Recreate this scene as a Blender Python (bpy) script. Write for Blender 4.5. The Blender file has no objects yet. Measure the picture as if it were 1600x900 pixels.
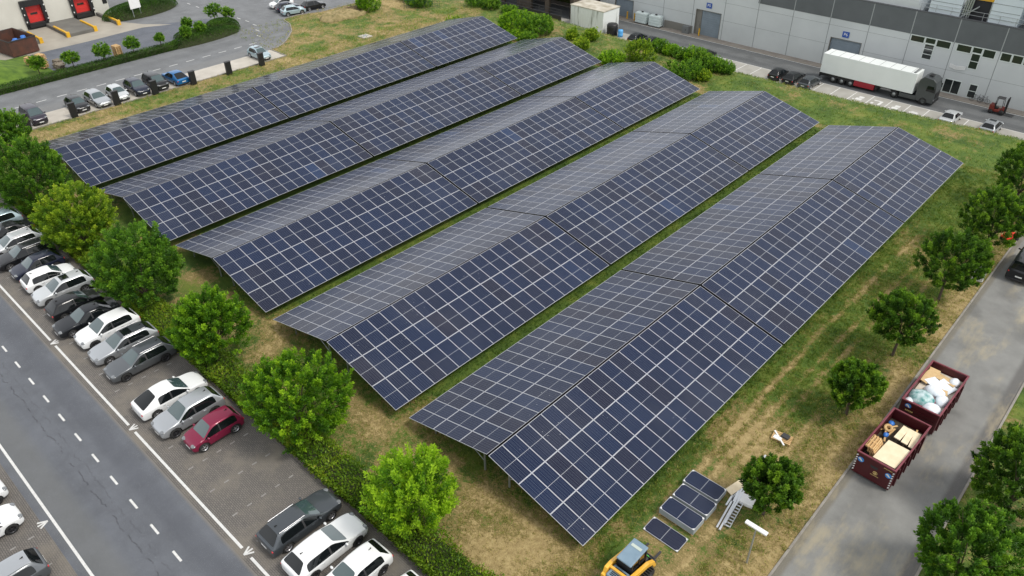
import bpy, bmesh, math, random
import numpy as np
from mathutils import Vector, Matrix, noise as mnoise
R = math.radians
rnd = random.Random(7)
SC = bpy.context.scene
COL = SC.collection

# ---------------------------------------------------------------- camera
cam = bpy.data.cameras.new('camera')
cam.sensor_width = 36.0
cam.lens = 36.0 * 1193.8 / 1600.0
cam.clip_start = 0.5
cam.clip_end = 3000.0
camo = bpy.data.objects.new('camera', cam)
COL.objects.link(camo)
CAM = Vector((21.961, -21.156, 36.208))
yaw, pitch, roll = R(-43.217), R(35.455), R(-0.554)
F_ = Vector((math.sin(yaw) * math.cos(pitch), math.cos(yaw) * math.cos(pitch), -math.sin(pitch)))
R0 = Vector((math.cos(yaw), -math.sin(yaw), 0)); U0 = R0.cross(F_)
R_ = R0 * math.cos(roll) + U0 * math.sin(roll)
U_ = -R0 * math.sin(roll) + U0 * math.cos(roll)
M = Matrix((R_, U_, -F_)).transposed().to_4x4()
M.translation = CAM
camo.matrix_world = M
SC.camera = camo

# ---------------------------------------------------------------- light: bright overcast, soft sun from the lane side
SUN_EL, SUN_AZ = 56.0, 72.0            # azimuth clockwise from +Y
w = bpy.data.worlds.new('World'); SC.world = w; w.use_nodes = True
nt = w.node_tree
sky = nt.nodes.new('ShaderNodeTexSky'); sky.sky_type = 'NISHITA'; sky.sun_disc = False
sky.sun_elevation = R(SUN_EL); sky.sun_rotation = R(SUN_AZ)
sky.air_density = 1.0; sky.dust_density = 3.0; sky.ozone_density = 1.0
hs = nt.nodes.new('ShaderNodeHueSaturation'); hs.inputs['Saturation'].default_value = 0.42
nt.links.new(sky.outputs[0], hs.inputs['Color'])
# thin even cloud cover: the clear sky veiled by a pale layer with soft brighter and darker patches
tcw = nt.nodes.new('ShaderNodeTexCoord'); nzw = nt.nodes.new('ShaderNodeTexNoise'); nzw.inputs['Scale'].default_value = 2.2; nzw.inputs['Detail'].default_value = 5
nt.links.new(tcw.outputs['Generated'], nzw.inputs['Vector'])
rpw = nt.nodes.new('ShaderNodeValToRGB'); rpw.color_ramp.elements[0].position = .3; rpw.color_ramp.elements[1].position = .7
rpw.color_ramp.elements[0].color = (5.6,5.8,6.2,1); rpw.color_ramp.elements[1].color = (8.0,8.1,8.2,1)
nt.links.new(nzw.outputs['Fac'], rpw.inputs[0])
mxw = nt.nodes.new('ShaderNodeMix'); mxw.data_type = 'RGBA'; mxw.inputs[0].default_value = .8
spw = nt.nodes.new('ShaderNodeSeparateXYZ'); nt.links.new(tcw.outputs['Generated'], spw.inputs[0])
hrw = nt.nodes.new('ShaderNodeMapRange'); hrw.inputs[1].default_value = 0.0; hrw.inputs[2].default_value = 0.85; hrw.inputs[3].default_value = 1.42; hrw.inputs[4].default_value = 0.72
nt.links.new(spw.outputs[2], hrw.inputs[0])
vmw = nt.nodes.new('ShaderNodeVectorMath'); vmw.operation = 'SCALE'
nt.links.new(rpw.outputs[0], vmw.inputs[0]); nt.links.new(hrw.outputs[0], vmw.inputs['Scale'])
nt.links.new(hs.outputs[0], mxw.inputs[6]); nt.links.new(vmw.outputs[0], mxw.inputs[7])
bg = nt.nodes['Background']; bg.inputs['Strength'].default_value = 0.105
nt.links.new(mxw.outputs[2], bg.inputs['Color'])
sl = bpy.data.lights.new('sun', 'SUN'); sl.energy = 1.5; sl.angle = R(14); sl.color = (1.0, 0.95, 0.87)
so = bpy.data.objects.new('sun', sl); COL.objects.link(so)
sd = Vector((math.sin(R(SUN_AZ)) * math.cos(R(SUN_EL)), math.cos(R(SUN_AZ)) * math.cos(R(SUN_EL)), math.sin(R(SUN_EL))))
so.rotation_euler = (-sd).to_track_quat('-Z', 'Y').to_euler()
so.location = sd * 120
vs = SC.view_settings
vs.view_transform = 'Standard'; vs.look = 'None'; vs.exposure = 0.70; vs.gamma = 1.0; vs.use_curve_mapping = False

# ---------------------------------------------------------------- helpers
def G(px, py, z=0.0):
    """ground (or height z) point seen at a pixel of the 1600x900 photograph"""
    d = F_ + R_ * ((px - 800) / 1193.8) - U_ * ((py - 450) / 1193.8)
    t = (z - CAM.z) / d.z
    return CAM + d * t

class MB:
    def __init__(s): s.v = []; s.f = []; s.m = []; s.sm = []
    def add(s, vs, fs, m=0, sm=False):
        o = len(s.v); s.v += [tuple(v) for v in vs]
        for f in fs: s.f.append([o + i for i in f]); s.m.append(m); s.sm.append(sm)
        return s
    def box(s, c, d, m=0, rz=0.0, rx=0.0, ry=0.0):
        T = Matrix.Translation(c) @ Matrix.Rotation(rz, 4, 'Z') @ Matrix.Rotation(ry, 4, 'Y') @ Matrix.Rotation(rx, 4, 'X')
        x, y, z = d[0] / 2, d[1] / 2, d[2] / 2
        vs = [T @ Vector(p) for p in ((-x,-y,-z),(x,-y,-z),(x,y,-z),(-x,y,-z),(-x,-y,z),(x,-y,z),(x,y,z),(-x,y,z))]
        return s.add(vs, ((3,2,1,0),(4,5,6,7),(0,1,5,4),(1,2,6,5),(2,3,7,6),(3,0,4,7)), m)
    def b(s, x0, x1, y0, y1, z0, z1, m=0):
        return s.box(((x0+x1)/2,(y0+y1)/2,(z0+z1)/2), (x1-x0,y1-y0,z1-z0), m)
    def tube(s, a, b, r, n=8, m=0, r2=None, cap=True, sm=True):
        a, b = Vector(a), Vector(b); d = (b - a).normalized()
        u = d.orthogonal().normalized(); w_ = d.cross(u); r2 = r if r2 is None else r2
        vs = []
        for i in range(n):
            k = 2*math.pi*i/n; o = u*math.cos(k) + w_*math.sin(k)
            vs += [a + o*r, b + o*r2]
        s.add(vs, [(2*i, 2*((i+1)%n), 2*((i+1)%n)+1, 2*i+1) for i in range(n)], m, sm)
        if cap:
            s.add([vs[2*i] for i in range(n)], [tuple(range(n))[::-1]], m)
            s.add([vs[2*i+1] for i in range(n)], [tuple(range(n))], m)
        return s
    def lathe(s, c, prof, axis='Z', n=20, m=0, sm=True):
        vs = []; k_ = len(prof)
        for i in range(n):
            a = 2*math.pi*i/n
            for r, h in prof:
                p = (r*math.cos(a), r*math.sin(a), h)
                if axis == 'Y': p = (p[0], p[2], p[1])
                if axis == 'X': p = (p[2], p[0], p[1])
                vs.append((c[0]+p[0], c[1]+p[1], c[2]+p[2]))
        fs = []
        for i in range(n):
            j = (i+1) % n
            for q in range(k_-1):
                fs.append((i*k_+q, j*k_+q, j*k_+q+1, i*k_+q+1))
        return s.add(vs, fs, m, sm)
    def ell(s, c, r, n=12, k=8, m=0, jit=0.0, rg=None):
        prof = []; vs = []; fs = []
        for j in range(k+1):
            t = -math.pi/2 + math.pi*j/k
            for i in range(n):
                a = 2*math.pi*i/n
                q = 1.0 + ((rg or rnd).uniform(-jit, jit) if jit and 0 < j < k else 0)
                vs.append((c[0]+r[0]*math.cos(t)*math.cos(a)*q, c[1]+r[1]*math.cos(t)*math.sin(a)*q, c[2]+r[2]*math.sin(t)*q))
        for j in range(k):
            for i in range(n):
                fs.append((j*n+i, j*n+(i+1)%n, (j+1)*n+(i+1)%n, (j+1)*n+i))
        return s.add(vs, fs, m, True)
    def prism(s, pts, z0, z1, m=0, mt=None):
        n = len(pts)
        vs = [(p[0],p[1],z0) for p in pts] + [(p[0],p[1],z1) for p in pts]
        s.add(vs, [(i,(i+1)%n,n+(i+1)%n,n+i) for i in range(n)], m)
        s.add(vs[n:], [tuple(range(n))], m if mt is None else mt)
        s.add(vs[:n], [tuple(range(n))[::-1]], m); return s
    def sheet(s, pts, z, m=0):
        return s.add([(p[0],p[1],z) for p in pts], [tuple(range(len(pts)))], m)
    def mesh(s, name, mats):
        me = bpy.data.meshes.new(name); me.from_pydata(s.v, [], s.f)
        for q in mats: me.materials.append(q)
        me.polygons.foreach_set('material_index', s.m); me.polygons.foreach_set('use_smooth', s.sm)
        me.update(); return me
    def build(s, name, mats, parent=None, loc=(0,0,0), bev=0.0):
        if not isinstance(mats, (list, tuple)): mats = [mats]
        o = obj(name, s.mesh(name, mats), parent, loc)
        if bev:
            b_ = o.modifiers.new('bevel', 'BEVEL'); b_.width = bev; b_.segments = 2; b_.limit_method = 'ANGLE'
        return o

def obj(name, me, parent=None, loc=(0,0,0), rz=0.0):
    o = bpy.data.objects.new(name, me); COL.objects.link(o)
    o.location = loc; o.rotation_euler = (0, 0, rz)
    if parent: o.parent = parent
    return o
def tag(o, label=None, cat=None, group=None, kind=None):
    if label: o['label'] = label
    if cat: o['category'] = cat
    if group: o['group'] = group
    if kind: o['kind'] = kind
    return o
def thing(name, label, cat, loc=(0,0,0), rz=0.0, group=None):
    return tag(obj(name, None, None, loc, rz), label, cat, group)
def copy_tree(o, parent=None):
    c = o.copy(); COL.objects.link(c)
    if parent: c.parent = parent
    for ch in list(o.children): copy_tree(ch, c)
    return c

# ---------------------------------------------------------------- materials
def srgb(r, g, b):
    f = lambda c: (c/255/12.92) if c/255 <= .04045 else ((c/255+.055)/1.055)**2.4
    return (f(r), f(g), f(b), 1)
def mat(name, c, rough=.6, metal=0.0, c2=None, scale=3.0, amt=.5, coat=0.0, bump=0.0, bscale=20.0, spec=None, detail=4.0, rnd_v=0.0):
    m = bpy.data.materials.new(name); m.use_nodes = True
    n = m.node_tree.nodes; l = m.node_tree.links; p = n['Principled BSDF']
    p.inputs['Roughness'].default_value = rough; p.inputs['Metallic'].default_value = metal
    if coat: p.inputs['Coat Weight'].default_value = coat; p.inputs['Coat Roughness'].default_value = .04
    if spec is not None: p.inputs['Specular IOR Level'].default_value = spec
    c = c if len(c) == 4 else (*c, 1)
    if c2 is None and not bump and not rnd_v: p.inputs['Base Color'].default_value = c; return m
    tc = n.new('ShaderNodeTexCoord')
    if c2 is None: c2 = c
    c2 = c2 if len(c2) == 4 else (*c2, 1)
    nz = n.new('ShaderNodeTexNoise'); nz.inputs['Scale'].default_value = scale; nz.inputs['Detail'].default_value = detail
    l.new(tc.outputs['Object'], nz.inputs['Vector'])
    rp = n.new('ShaderNodeValToRGB'); rp.color_ramp.elements[0].position = .5-amt/2; rp.color_ramp.elements[1].position = .5+amt/2
    rp.color_ramp.elements[0].color = c; rp.color_ramp.elements[1].color = c2
    l.new(nz.outputs['Fac'], rp.inputs[0])
    out = rp.outputs[0]
    if rnd_v:
        oi = n.new('ShaderNodeObjectInfo'); mr = n.new('ShaderNodeMapRange')
        mr.inputs[3].default_value = 1-rnd_v; mr.inputs[4].default_value = 1+rnd_v
        l.new(oi.outputs['Random'], mr.inputs[0])
        h = n.new('ShaderNodeHueSaturation'); l.new(mr.outputs[0], h.inputs['Value']); l.new(out, h.inputs['Color']); out = h.outputs[0]
    l.new(out, p.inputs['Base Color'])
    if bump:
        n2 = n.new('ShaderNodeTexNoise'); n2.inputs['Scale'].default_value = bscale; n2.inputs['Detail'].default_value = 5
        l.new(tc.outputs['Object'], n2.inputs['Vector'])
        bp = n.new('ShaderNodeBump'); bp.inputs['Strength'].default_value = bump; bp.inputs['Distance'].default_value = .05
        l.new(n2.outputs['Fac'], bp.inputs['Height']); l.new(bp.outputs[0], p.inputs['Normal'])
    return m
class NT:
    """tiny node helper"""
    def __init__(s, name, rough=.85):
        s.m = bpy.data.materials.new(name); s.m.use_nodes = True
        s.n = s.m.node_tree.nodes; s.l = s.m.node_tree.links; s.p = s.n['Principled BSDF']
        s.p.inputs['Roughness'].default_value = rough
        s.tc = s.n.new('ShaderNodeTexCoord').outputs['Object']
    def k(s, sock, val):
        if hasattr(val, 'links') or hasattr(val, 'is_linked'): s.l.new(val, sock)
        else: sock.default_value = val
    def math(s, op, a, b=0.0, c=None, clamp=False):
        q = s.n.new('ShaderNodeMath'); q.operation = op; q.use_clamp = clamp
        s.k(q.inputs[0], a); s.k(q.inputs[1], b)
        if c is not None: s.k(q.inputs[2], c)
        return q.outputs[0]
    def noise(s, scale, detail=4.0, vec=None, rough=.5, dist=0.0):
        q = s.n.new('ShaderNodeTexNoise'); q.inputs['Scale'].default_value = scale; q.inputs['Detail'].default_value = detail
        q.inputs['Roughness'].default_value = rough; q.inputs['Distortion'].default_value = dist
        s.l.new(s.tc if vec is None else vec, q.inputs['Vector']); return q.outputs['Fac']
    def map(s, scale=(1,1,1), loc=(0,0,0), rot=(0,0,0)):
        q = s.n.new('ShaderNodeMapping'); q.inputs['Scale'].default_value = scale; q.inputs['Location'].default_value = loc; q.inputs['Rotation'].default_value = rot
        s.l.new(s.tc, q.inputs['Vector']); return q.outputs[0]
    def ramp(s, fac, stops):
        q = s.n.new('ShaderNodeValToRGB'); e = q.color_ramp.elements
        while len(e) < len(stops): e.new(.5)
        for i, (p, c) in enumerate(stops):
            e[i].position = p; e[i].color = c if hasattr(c, '__len__') else (c, c, c, 1)
        s.l.new(fac, q.inputs[0]); return q.outputs[0]
    def mix(s, fac, a, b, mode='MIX'):
        q = s.n.new('ShaderNodeMix'); q.data_type = 'RGBA'; q.blend_type = mode
        s.k(q.inputs[0], fac); s.k(q.inputs[6], a); s.k(q.inputs[7], b); return q.outputs[2]
    def sep(s):
        q = s.n.new('ShaderNodeSeparateXYZ'); s.l.new(s.tc, q.inputs[0]); return q.outputs
    def step(s, v, lo, hi):
        q = s.n.new('ShaderNodeMapRange'); q.interpolation_type = 'SMOOTHSTEP'
        s.k(q.inputs[0], v); q.inputs[1].default_value = lo; q.inputs[2].default_value = hi; return q.outputs[0]
    def attr(s, name):
        q = s.n.new('ShaderNodeAttribute'); q.attribute_name = name; return q.outputs
    def bump(s, h, st=.4, d=.05):
        q = s.n.new('ShaderNodeBump'); q.inputs['Strength'].default_value = st; q.inputs['Distance'].default_value = d
        s.l.new(h, q.inputs['Height']); s.l.new(q.outputs[0], s.p.inputs['Normal'])
    def color(s, c): s.l.new(c, s.p.inputs['Base Color']); return s

M_steel = mat('galvanised_steel', (.42,.44,.45), .45, .7)
M_white = mat('white_paint', (.78,.78,.77), .45, c2=(.7,.7,.68), scale=2)
M_black = mat('black_plastic', (.012,.012,.013), .5)
M_void = mat('gap_shade_black', (.004,.004,.004), 1.0, spec=0.0)  # flat black for the shade seen through the module gaps
M_dark = mat('dark_trim', (.03,.03,.032), .6)
M_rubber = mat('tyre_rubber', (.018,.018,.018), .85)
M_alloy = mat('alloy', (.5,.5,.52), .3, .8)
M_yellow = mat('yellow_paint', srgb(226,178,40), .45, c2=srgb(200,150,30), scale=3)
M_red = mat('red_door', srgb(205,48,45), .5)
M_blue = mat('blue_plastic', srgb(45,110,190), .45)
M_wood = mat('pallet_wood', srgb(214,184,134), .8, c2=srgb(180,140,90), scale=6, rnd_v=.12)
M_ply = mat('pale_board', srgb(235,220,190), .7, c2=srgb(220,200,165), scale=2)
M_glass = mat('car_glass', (.006,.008,.009), .05, spec=.45)
M_wind = mat('windscreen', (.045,.075,.078), .04, coat=.6, spec=.8)
M_winglass = mat('window_glass', (.02,.025,.025), .05, spec=.8)
M_headl = mat('headlight', (.16,.17,.18), .12, coat=1.0)
M_taill = mat('taillight', (.55,.012,.02), .2, coat=1.0)
M_plate = mat('number_plate', (.7,.7,.68), .5)
# ---------------------------------------------------------------- array geometry (metres)
PW, PH, RZ = 7.168, 1.858, 2.675           # half width, drop, ridge height
ROWS = [(0.0,0.0,0.0),(-15.38,-.2,.11),(-31.06,0.0,-.02),(-46.25,-.39,.10),(-61.66,-.53,.12)]   # ridge x, y of hedge end, height offset
PITCH = 1.1480
LANE_Z = -4.8
CREST, FOOT = 74.6, 84.5

def zground(x, y):
    crest = CREST + 1.2*math.sin(x*.07) 
    if x < -95: crest += 40*min(1, (-95-x)/20)
    t = (y-crest)/(FOOT-CREST)
    if t <= -.25: return 0.0
    if t >= 1: return LANE_Z
    t = (t+.25)/1.25
    return LANE_Z*(t*t*(1.9-.9*t) if t < 1 else 1)
def fn(x, y, s, seed=0.0): return mnoise.noise(Vector((x*s+seed, y*s-seed, seed*.37)))
def gauss(v, c, w_): return math.exp(-((v-c)/w_)**2)
def under(x, y):
    for X, Y, Z in ROWS:
        if abs(x-X) < PW and Y < y < Y+62.8: return True
    return False
def dryness(x, y):
    d = .36 + .22*fn(x,y,.16) + .16*fn(x,y,.5,3.1) + .08*fn(x,y,1.4,7.7)
    if -6.6 < y < 75:
        d += .17*gauss(y, -1.0, 3.0) * (1 if x > -30 else .3) + .22*fn(x,y,.45,21)*gauss(y, -1, 5)
        d += (.20 + .35*fn(x,y,.35,5))*gauss(x, 3.5, 6)*gauss(y, -2.6, 2.6)
        d += .16*gauss(x, 10.5, 3.0)*gauss(y, 8, 12); d -= .12*gauss(x, 10.5, 2.6)*gauss(y, 30, 14)
        if x > 7:
            for c, a, wd in ((8.6,.46,.24),(9.8,.50,.24),(10.5,.36,.2),(11.7,.38,.24)):
                xc = c + .35*math.sin(y*.09+c) + .15*fn(x,y,.3,c)
                d += a*gauss(x, xc, wd)*gauss(y, 24, 22)*(.75+.6*fn(0,y,.35,c)+.5*fn(x,y,.9,c))
            d += .30*gauss(x, 14.9, 1.7) + .03*gauss(x, 10.5, 3.2)*gauss(y, 22, 24)
            d += .30*gauss(x, 9.3, 1.6)*gauss(y, 43.5, 1.8)
            d -= .16*gauss(y, 58, 12)
    if under(x, y): d -= .30 if y > 3 else .08
    elif -70 < x < 7 and 3 < y < 62: d -= .44
    if x < -68.7 and y < 62: d += .12 + .14*fn(x,y,.9,1.3)
    if y > 62:
        d += .0 + .08*gauss(x, -85, 16) + .12*fn(x,y,.25,11)
        if x > -25: d -= .06
        d += .22*gauss(y, 63.5, 1.5)
    return max(0.0, min(1.0, d))

def axis(lo, hi, step, far):
    a = list(np.arange(lo, hi+1e-6, step))
    return [-far, -far*.6, lo-60, lo-20, lo-6] + a + [hi+6, hi+20, hi+60, far*.6, far]
xs = axis(-96, 6.5, .55, 900)[:-5] + list(np.arange(7.0, 16, .22)) + list(np.arange(16.5, 28, .55)) + [34, 60, 120, 540, 900]; ys = axis(-26, 92, .5, 900)
mb = MB()
nx, ny = len(xs), len(ys)
V = [(x, y, zground(x,y) - .012) for y in ys for x in xs]
Fc = [(j*nx+i, j*nx+i+1, (j+1)*nx+i+1, (j+1)*nx+i) for j in range(ny-1) for i in range(nx-1)]
me = bpy.data.meshes.new('ground'); me.from_pydata(V, [], Fc)
at = me.attributes.new('dry', 'FLOAT', 'POINT')
at.data.foreach_set('value', [dryness(v[0], v[1]) for v in V])
me.polygons.foreach_set('use_smooth', [True]*len(Fc))

g = NT('field', .95)
dry = g.attr('dry')['Fac']
n1 = g.noise(2.6, 8, rough=.74); n2 = g.noise(.35, 3); n3 = g.noise(11.0, 5, rough=.78); n4 = g.noise(.9, 5, rough=.6)
f_ = g.math('ADD', dry, g.math('MULTIPLY', g.math('SUBTRACT', n1, .5), 1.05)); f_ = g.math('ADD', f_, g.math('MULTIPLY', g.math('SUBTRACT', n4, .5), .55))
f_ = g.math('ADD', f_, g.math('MULTIPLY', g.math('SUBTRACT', n3, .5), .75))
grass = g.ramp(g.math('ADD', g.math('MULTIPLY', n2, .6), g.math('MULTIPLY', n4, .4)), [(.36, srgb(56,84,20)), (.5, srgb(84,110,32)), (.64, srgb(118,130,48))])
grass = g.mix(g.math('MULTIPLY', n3, .45), grass, srgb(44,66,18))
straw = g.ramp(n3, [(.3, srgb(104,92,50)), (.7, srgb(150,132,84))])
soil = g.ramp(n1, [(.3, srgb(130,110,70)), (.55, srgb(164,144,98)), (.75, srgb(186,168,120))])
c = g.mix(g.step(f_, .40, .52), grass, straw)
c = g.mix(g.step(f_, .60, .70), c, soil)
c = g.mix(g.math('MULTIPLY', g.step(g.noise(26, 3, rough=.8), .60, .72), .45), c, srgb(186,168,122))
c = g.mix(g.math('MULTIPLY', g.step(g.noise(17, 3, rough=.8), .60, .74), .5), c, srgb(44,58,20))
g.color(c); g.bump(g.math('ADD', n1, g.math('MULTIPLY', n3, .6)), .9, .12)
me.materials.append(g.m)
tag(obj('ground', me), kind='structure')

# ---------------------------------------------------------------- asphalt and paving
def asphalt(name, base, bands=(), axis_='y', fine=1.0, dust=None, cracks=None, patch=.25):
    a = NT(name, .88)
    n = a.noise(.5, 5, rough=.6); nf = a.noise(22*fine, 3, rough=.7)
    dk = tuple(q*.80 for q in base[:3]) + (1,); lt = tuple(q*1.22 for q in base[:3]) + (1,)
    c = a.ramp(n, [(.35, dk), (.5, base), (.68, lt)])
    c = a.mix(a.math('MULTIPLY', a.math('SUBTRACT', nf, .35), .7, clamp=True), c, tuple(q*1.7 for q in base[:3]) + (1,))
    S = a.sep(); co = S[1] if axis_ == 'y' else S[0]
    st = a.noise(1.0, 4, vec=a.map((.05,1.2,1) if axis_ == 'y' else (1.2,.05,1)))
    c = a.mix(a.math('MULTIPLY', a.math('SUBTRACT', st, .42, clamp=True), 1.4, clamp=True), c, lt)
    for (p, wd, col, am) in bands:
        d = a.math('ABSOLUTE', a.math('SUBTRACT', co, p))
        k = a.math('MULTIPLY', a.math('SUBTRACT', 1.0, a.step(d, wd*.3, wd)), am)
        c = a.mix(k, c, col)
    if cracks:
        for (p, am, sd) in cracks:
            wob = a.math('MULTIPLY', a.math('SUBTRACT', a.noise(.55, 5, vec=a.map((1,.0,1) if axis_ == 'y' else (0,1,1), (sd,0,0)), rough=.7), .5), 1.1)
            d = a.math('ABSOLUTE', a.math('SUBTRACT', a.math('ADD', co, wob), p))
            k = a.math('MULTIPLY', a.math('SUBTRACT', 1.0, a.step(d, .01, .06)), a.math('MULTIPLY', a.step(a.noise(1.3, 3), .42, .55), am))
            c = a.mix(k, c, (.016,.016,.018,1))
    if dust:
        d1 = a.noise(1.0, 6, vec=a.map((.55,.16,1) if axis_ == 'x' else (.16,.55,1)), rough=.66)
        c = a.mix(a.math('MULTIPLY', a.step(d1, .50, .70), .55), c, dust)
        d2 = a.noise(.33, 3)
        c = a.mix(a.math('MULTIPLY', a.step(d2, .52, .70), .5), c, tuple(q*.62 for q in base[:3])+(1,))
    sp = a.noise(60, 1)
    c = a.mix(a.step(sp, .72, .76), c, (.4,.4,.38,1))
    a.color(c); a.bump(nf, .25, .02); return a.m
def sheet(name, pts, z, m, parent=None):
    o = MB().sheet(pts, z).build(name, m, parent); return tag(o, kind='structure') if not parent else o
def rect(x0, x1, y0, y1): return [(x0,y0),(x1,y0),(x1,y1),(x0,y1)]

M_road = asphalt('road_asphalt', srgb(86,89,95), bands=((-18.1,1.3,srgb(100,101,99),.5),(-12.6,.4,srgb(120,114,104),.7),(-14.0,.9,srgb(76,79,86),.5)), cracks=((-16.3,.5,0),(-15.8,.25,31)))
sheet('road', rect(-140, 60, -19.3, -12.75), .004, M_road)
pv = NT('block_paving', .9)
br = pv.n.new('ShaderNodeTexBrick'); br.inputs['Scale'].default_value = 2.3; br.inputs['Mortar Size'].default_value = .03
pv.l.new(pv.tc, br.inputs['Vector'])
br.inputs['Color1'].default_value = srgb(100,96,92); br.inputs['Color2'].default_value = srgb(112,107,102); br.inputs['Mortar'].default_value = srgb(72,70,68)
pn = pv.noise(.45, 5, rough=.6); pn2 = pv.noise(7, 3)
c = pv.mix(pv.math('MULTIPLY', pv.step(pn, .42, .68), .75), br.outputs['Color'], srgb(116,110,101))
c = pv.mix(pv.math('MULTIPLY', pv.step(pv.noise(1.1, 5, rough=.7), .55, .75), .5), c, srgb(84,81,78))
c = pv.mix(pv.math('MULTIPLY', pv.step(pn2, .62, .74), .35), c, srgb(128,122,112))
pv.color(c); pv.bump(br.outputs['Fac'], -.3, .02)
sheet('parking_bays', rect(-140, 40, -12.75, -6.66), .006, pv.m)
sheet('parking_bays', rect(-140, 40, -40, -19.3), .006, pv.m)
M_line = mat('road_paint', (.74,.74,.72), .7, c2=(.42,.42,.41), scale=5, amt=.9, detail=6)
M_line2 = mat('worn_road_paint', (.30,.29,.275), .8, c2=(.17,.16,.15), scale=4, amt=.7)
mk = MB()
for x0 in np.arange(-120, 50, 2.62):
    mk.sheet(rect(x0+.3, x0+1.25, -15.15, -15.02), .009)
tag(mk.build('centre_line', M_line), kind='structure')
mk = MB()
xk = [-70,-26.8,-24.9][0:0]
cuts = [-33.4,-20.45,-6.55]
xp = -120
for cx in cuts + [60]:
    mk.sheet(rect(xp+.45, cx-.45, -12.46, -12.30), .009); xp = cx
mk.sheet(rect(-120, 60, -18.85, -18.70), .009)
def chevron(mk, x, y, sgn):
    for dx, dy, a in ((0,.18,.5),(0,0,0),(0,-.18,-.5)):
        c_, s_ = math.cos(a+ (math.pi/2 if sgn > 0 else -math.pi/2)), math.sin(a+(math.pi/2 if sgn > 0 else -math.pi/2))
        p = Vector((x, y)); d = Vector((c_, s_))*.55; n_ = Vector((-s_, c_))*.055
        mk.sheet([(p-n_)[:], (p+d-n_)[:], (p+d+n_)[:], (p+n_)[:]], .0105+.0015*(a+.5))
for cx in cuts: chevron(mk, cx, -12.55, 1)
chevron(mk, -16.9, -19.0, -1)
tag(mk.build('edge_line', M_line), kind='structure')
mk = MB()
for k in range(-24, 12):
    x = -22.15 + 2.6*k*.985
    for y in np.arange(-11.6, -7.3, .95): mk.sheet(rect(x-.05, x+.05, y, y+.32), .0095)
    for y in np.arange(-25, -19.8, .95): mk.sheet(rect(x+.6, x+.7, y, y+.32), .0095)
tag(mk.build('bay_markers', M_line2), kind='structure')
M_kerb = mat('kerb_concrete', srgb(150,146,138), .85, c2=srgb(118,112,104), scale=1.5, amt=.6)
M_kerbd = mat('dark_kerb', srgb(104,98,90), .85, c2=srgb(80,76,72), scale=1.5, amt=.6)
mk = MB(); mk.b(-140, 9, -6.66, -6.52, -.05, .12); tag(mk.build('kerb', M_kerbd, bev=.015), kind='structure')
mk = MB(); mk.b(15.22, 15.36, -6, 71, -.05, .06); mk.b(20.95, 21.09, -6, 71, -.05, .08)
tag(mk.build('kerb', M_kerb, bev=.015), kind='structure')
M_lane = asphalt('lane_asphalt', srgb(116,116,113), axis_='x', dust=srgb(166,154,124), bands=((20.6,.5,srgb(86,84,82),.8),(15.5,.35,srgb(104,98,84),.7)))
sheet('lane', rect(15.36, 20.95, -12.7, 71), .005, M_lane)

# charging bay side: road, concrete bays, yard, apron
M_road2 = asphalt('side_road_asphalt', srgb(104,106,108), axis_='x', bands=((-81.3,1.6,srgb(118,118,117),.5),(-87,1.6,srgb(94,96,98),.5)))
curve = [(-80,36.2),(-80.3,38.0),(-81.4,39.6),(-83.0,41.3),(-85.3,43.4),(-88.4,45.2),(-91.6,46.0),(-92.0,49),(-90.6,52.6),(-90.6,64)]
sheet('side_road', [(-135,-40),(-80,-40)] + curve + [(-135,64)], .004, M_road2)
M_conc = mat('pale_concrete', srgb(190,184,174), .85, c2=srgb(166,160,150), scale=.7, amt=.5, bump=.1)
sheet('charging_bays', [(-80,-30),(-75.9,-30),(-75.9,36.2),(-80,36.2)], .008, M_conc)
M_yard = asphalt('yard_asphalt', srgb(86,90,98), axis_='x', bands=((-99,2.5,srgb(98,101,108),.4),))
sheet('yard', [(-104.2,4),(-92.3,4),(-92.3,27),(-95.8,31),(-97.6,38.0),(-101,38.5),(-104.6,31)], .008, M_yard)
M_apron = mat('apron_concrete', srgb(168,162,150), .85, c2=srgb(138,132,122), scale=.35, amt=.6, bump=.15, detail=7)
sheet('loading_apron', [(-117,-20),(-104.2,-20),(-104.2,20),(-104.8,28.6),(-102.8,32.6),(-106.5,29.5),(-112.8,26.6),(-117,26.6)], .012, M_apron)
mk = MB()
for y in np.arange(-10, 37, 2.52): mk.sheet(rect(-84.47, -84.33, y, y+1.25), .009)
prev = None
pts = [(-87.0,38.6),(-89.6,40.0),(-92.5,41.3),(-95.2,41.6),(-97.6,41.5),(-100.4,41.0),(-103.6,40.7),(-106.4,40.5),(-109,40.4),(-112,40.4)]
for p in pts:
    mk.box((p[0],p[1],.0095), (1.1,.13,.002))
tag(mk.build('side_road_line', M_line), kind='structure')
mk = MB()
def strip(mk, pts, wd, z0, z1):
    for a, b_ in zip(pts, pts[1:]):
        a, b_ = Vector(a), Vector(b_); d = b_-a
        mk.box(((a.x+b_.x)/2,(a.y+b_.y)/2,(z0+z1)/2), (d.length+wd*.4, wd, z1-z0), rz=math.atan2(d.y, d.x))
strip(mk, curve, .16, -.02, .10)
strip(mk, [(-91.8,53.2),(-95.0,53.2)], .16, -.02, .10)
strip(mk, [(-75.9,-30),(-75.9,36.2),(-80,36.2)], .14, -.02, .09)
tag(mk.build('kerb', M_kerb), kind='structure')

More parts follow.
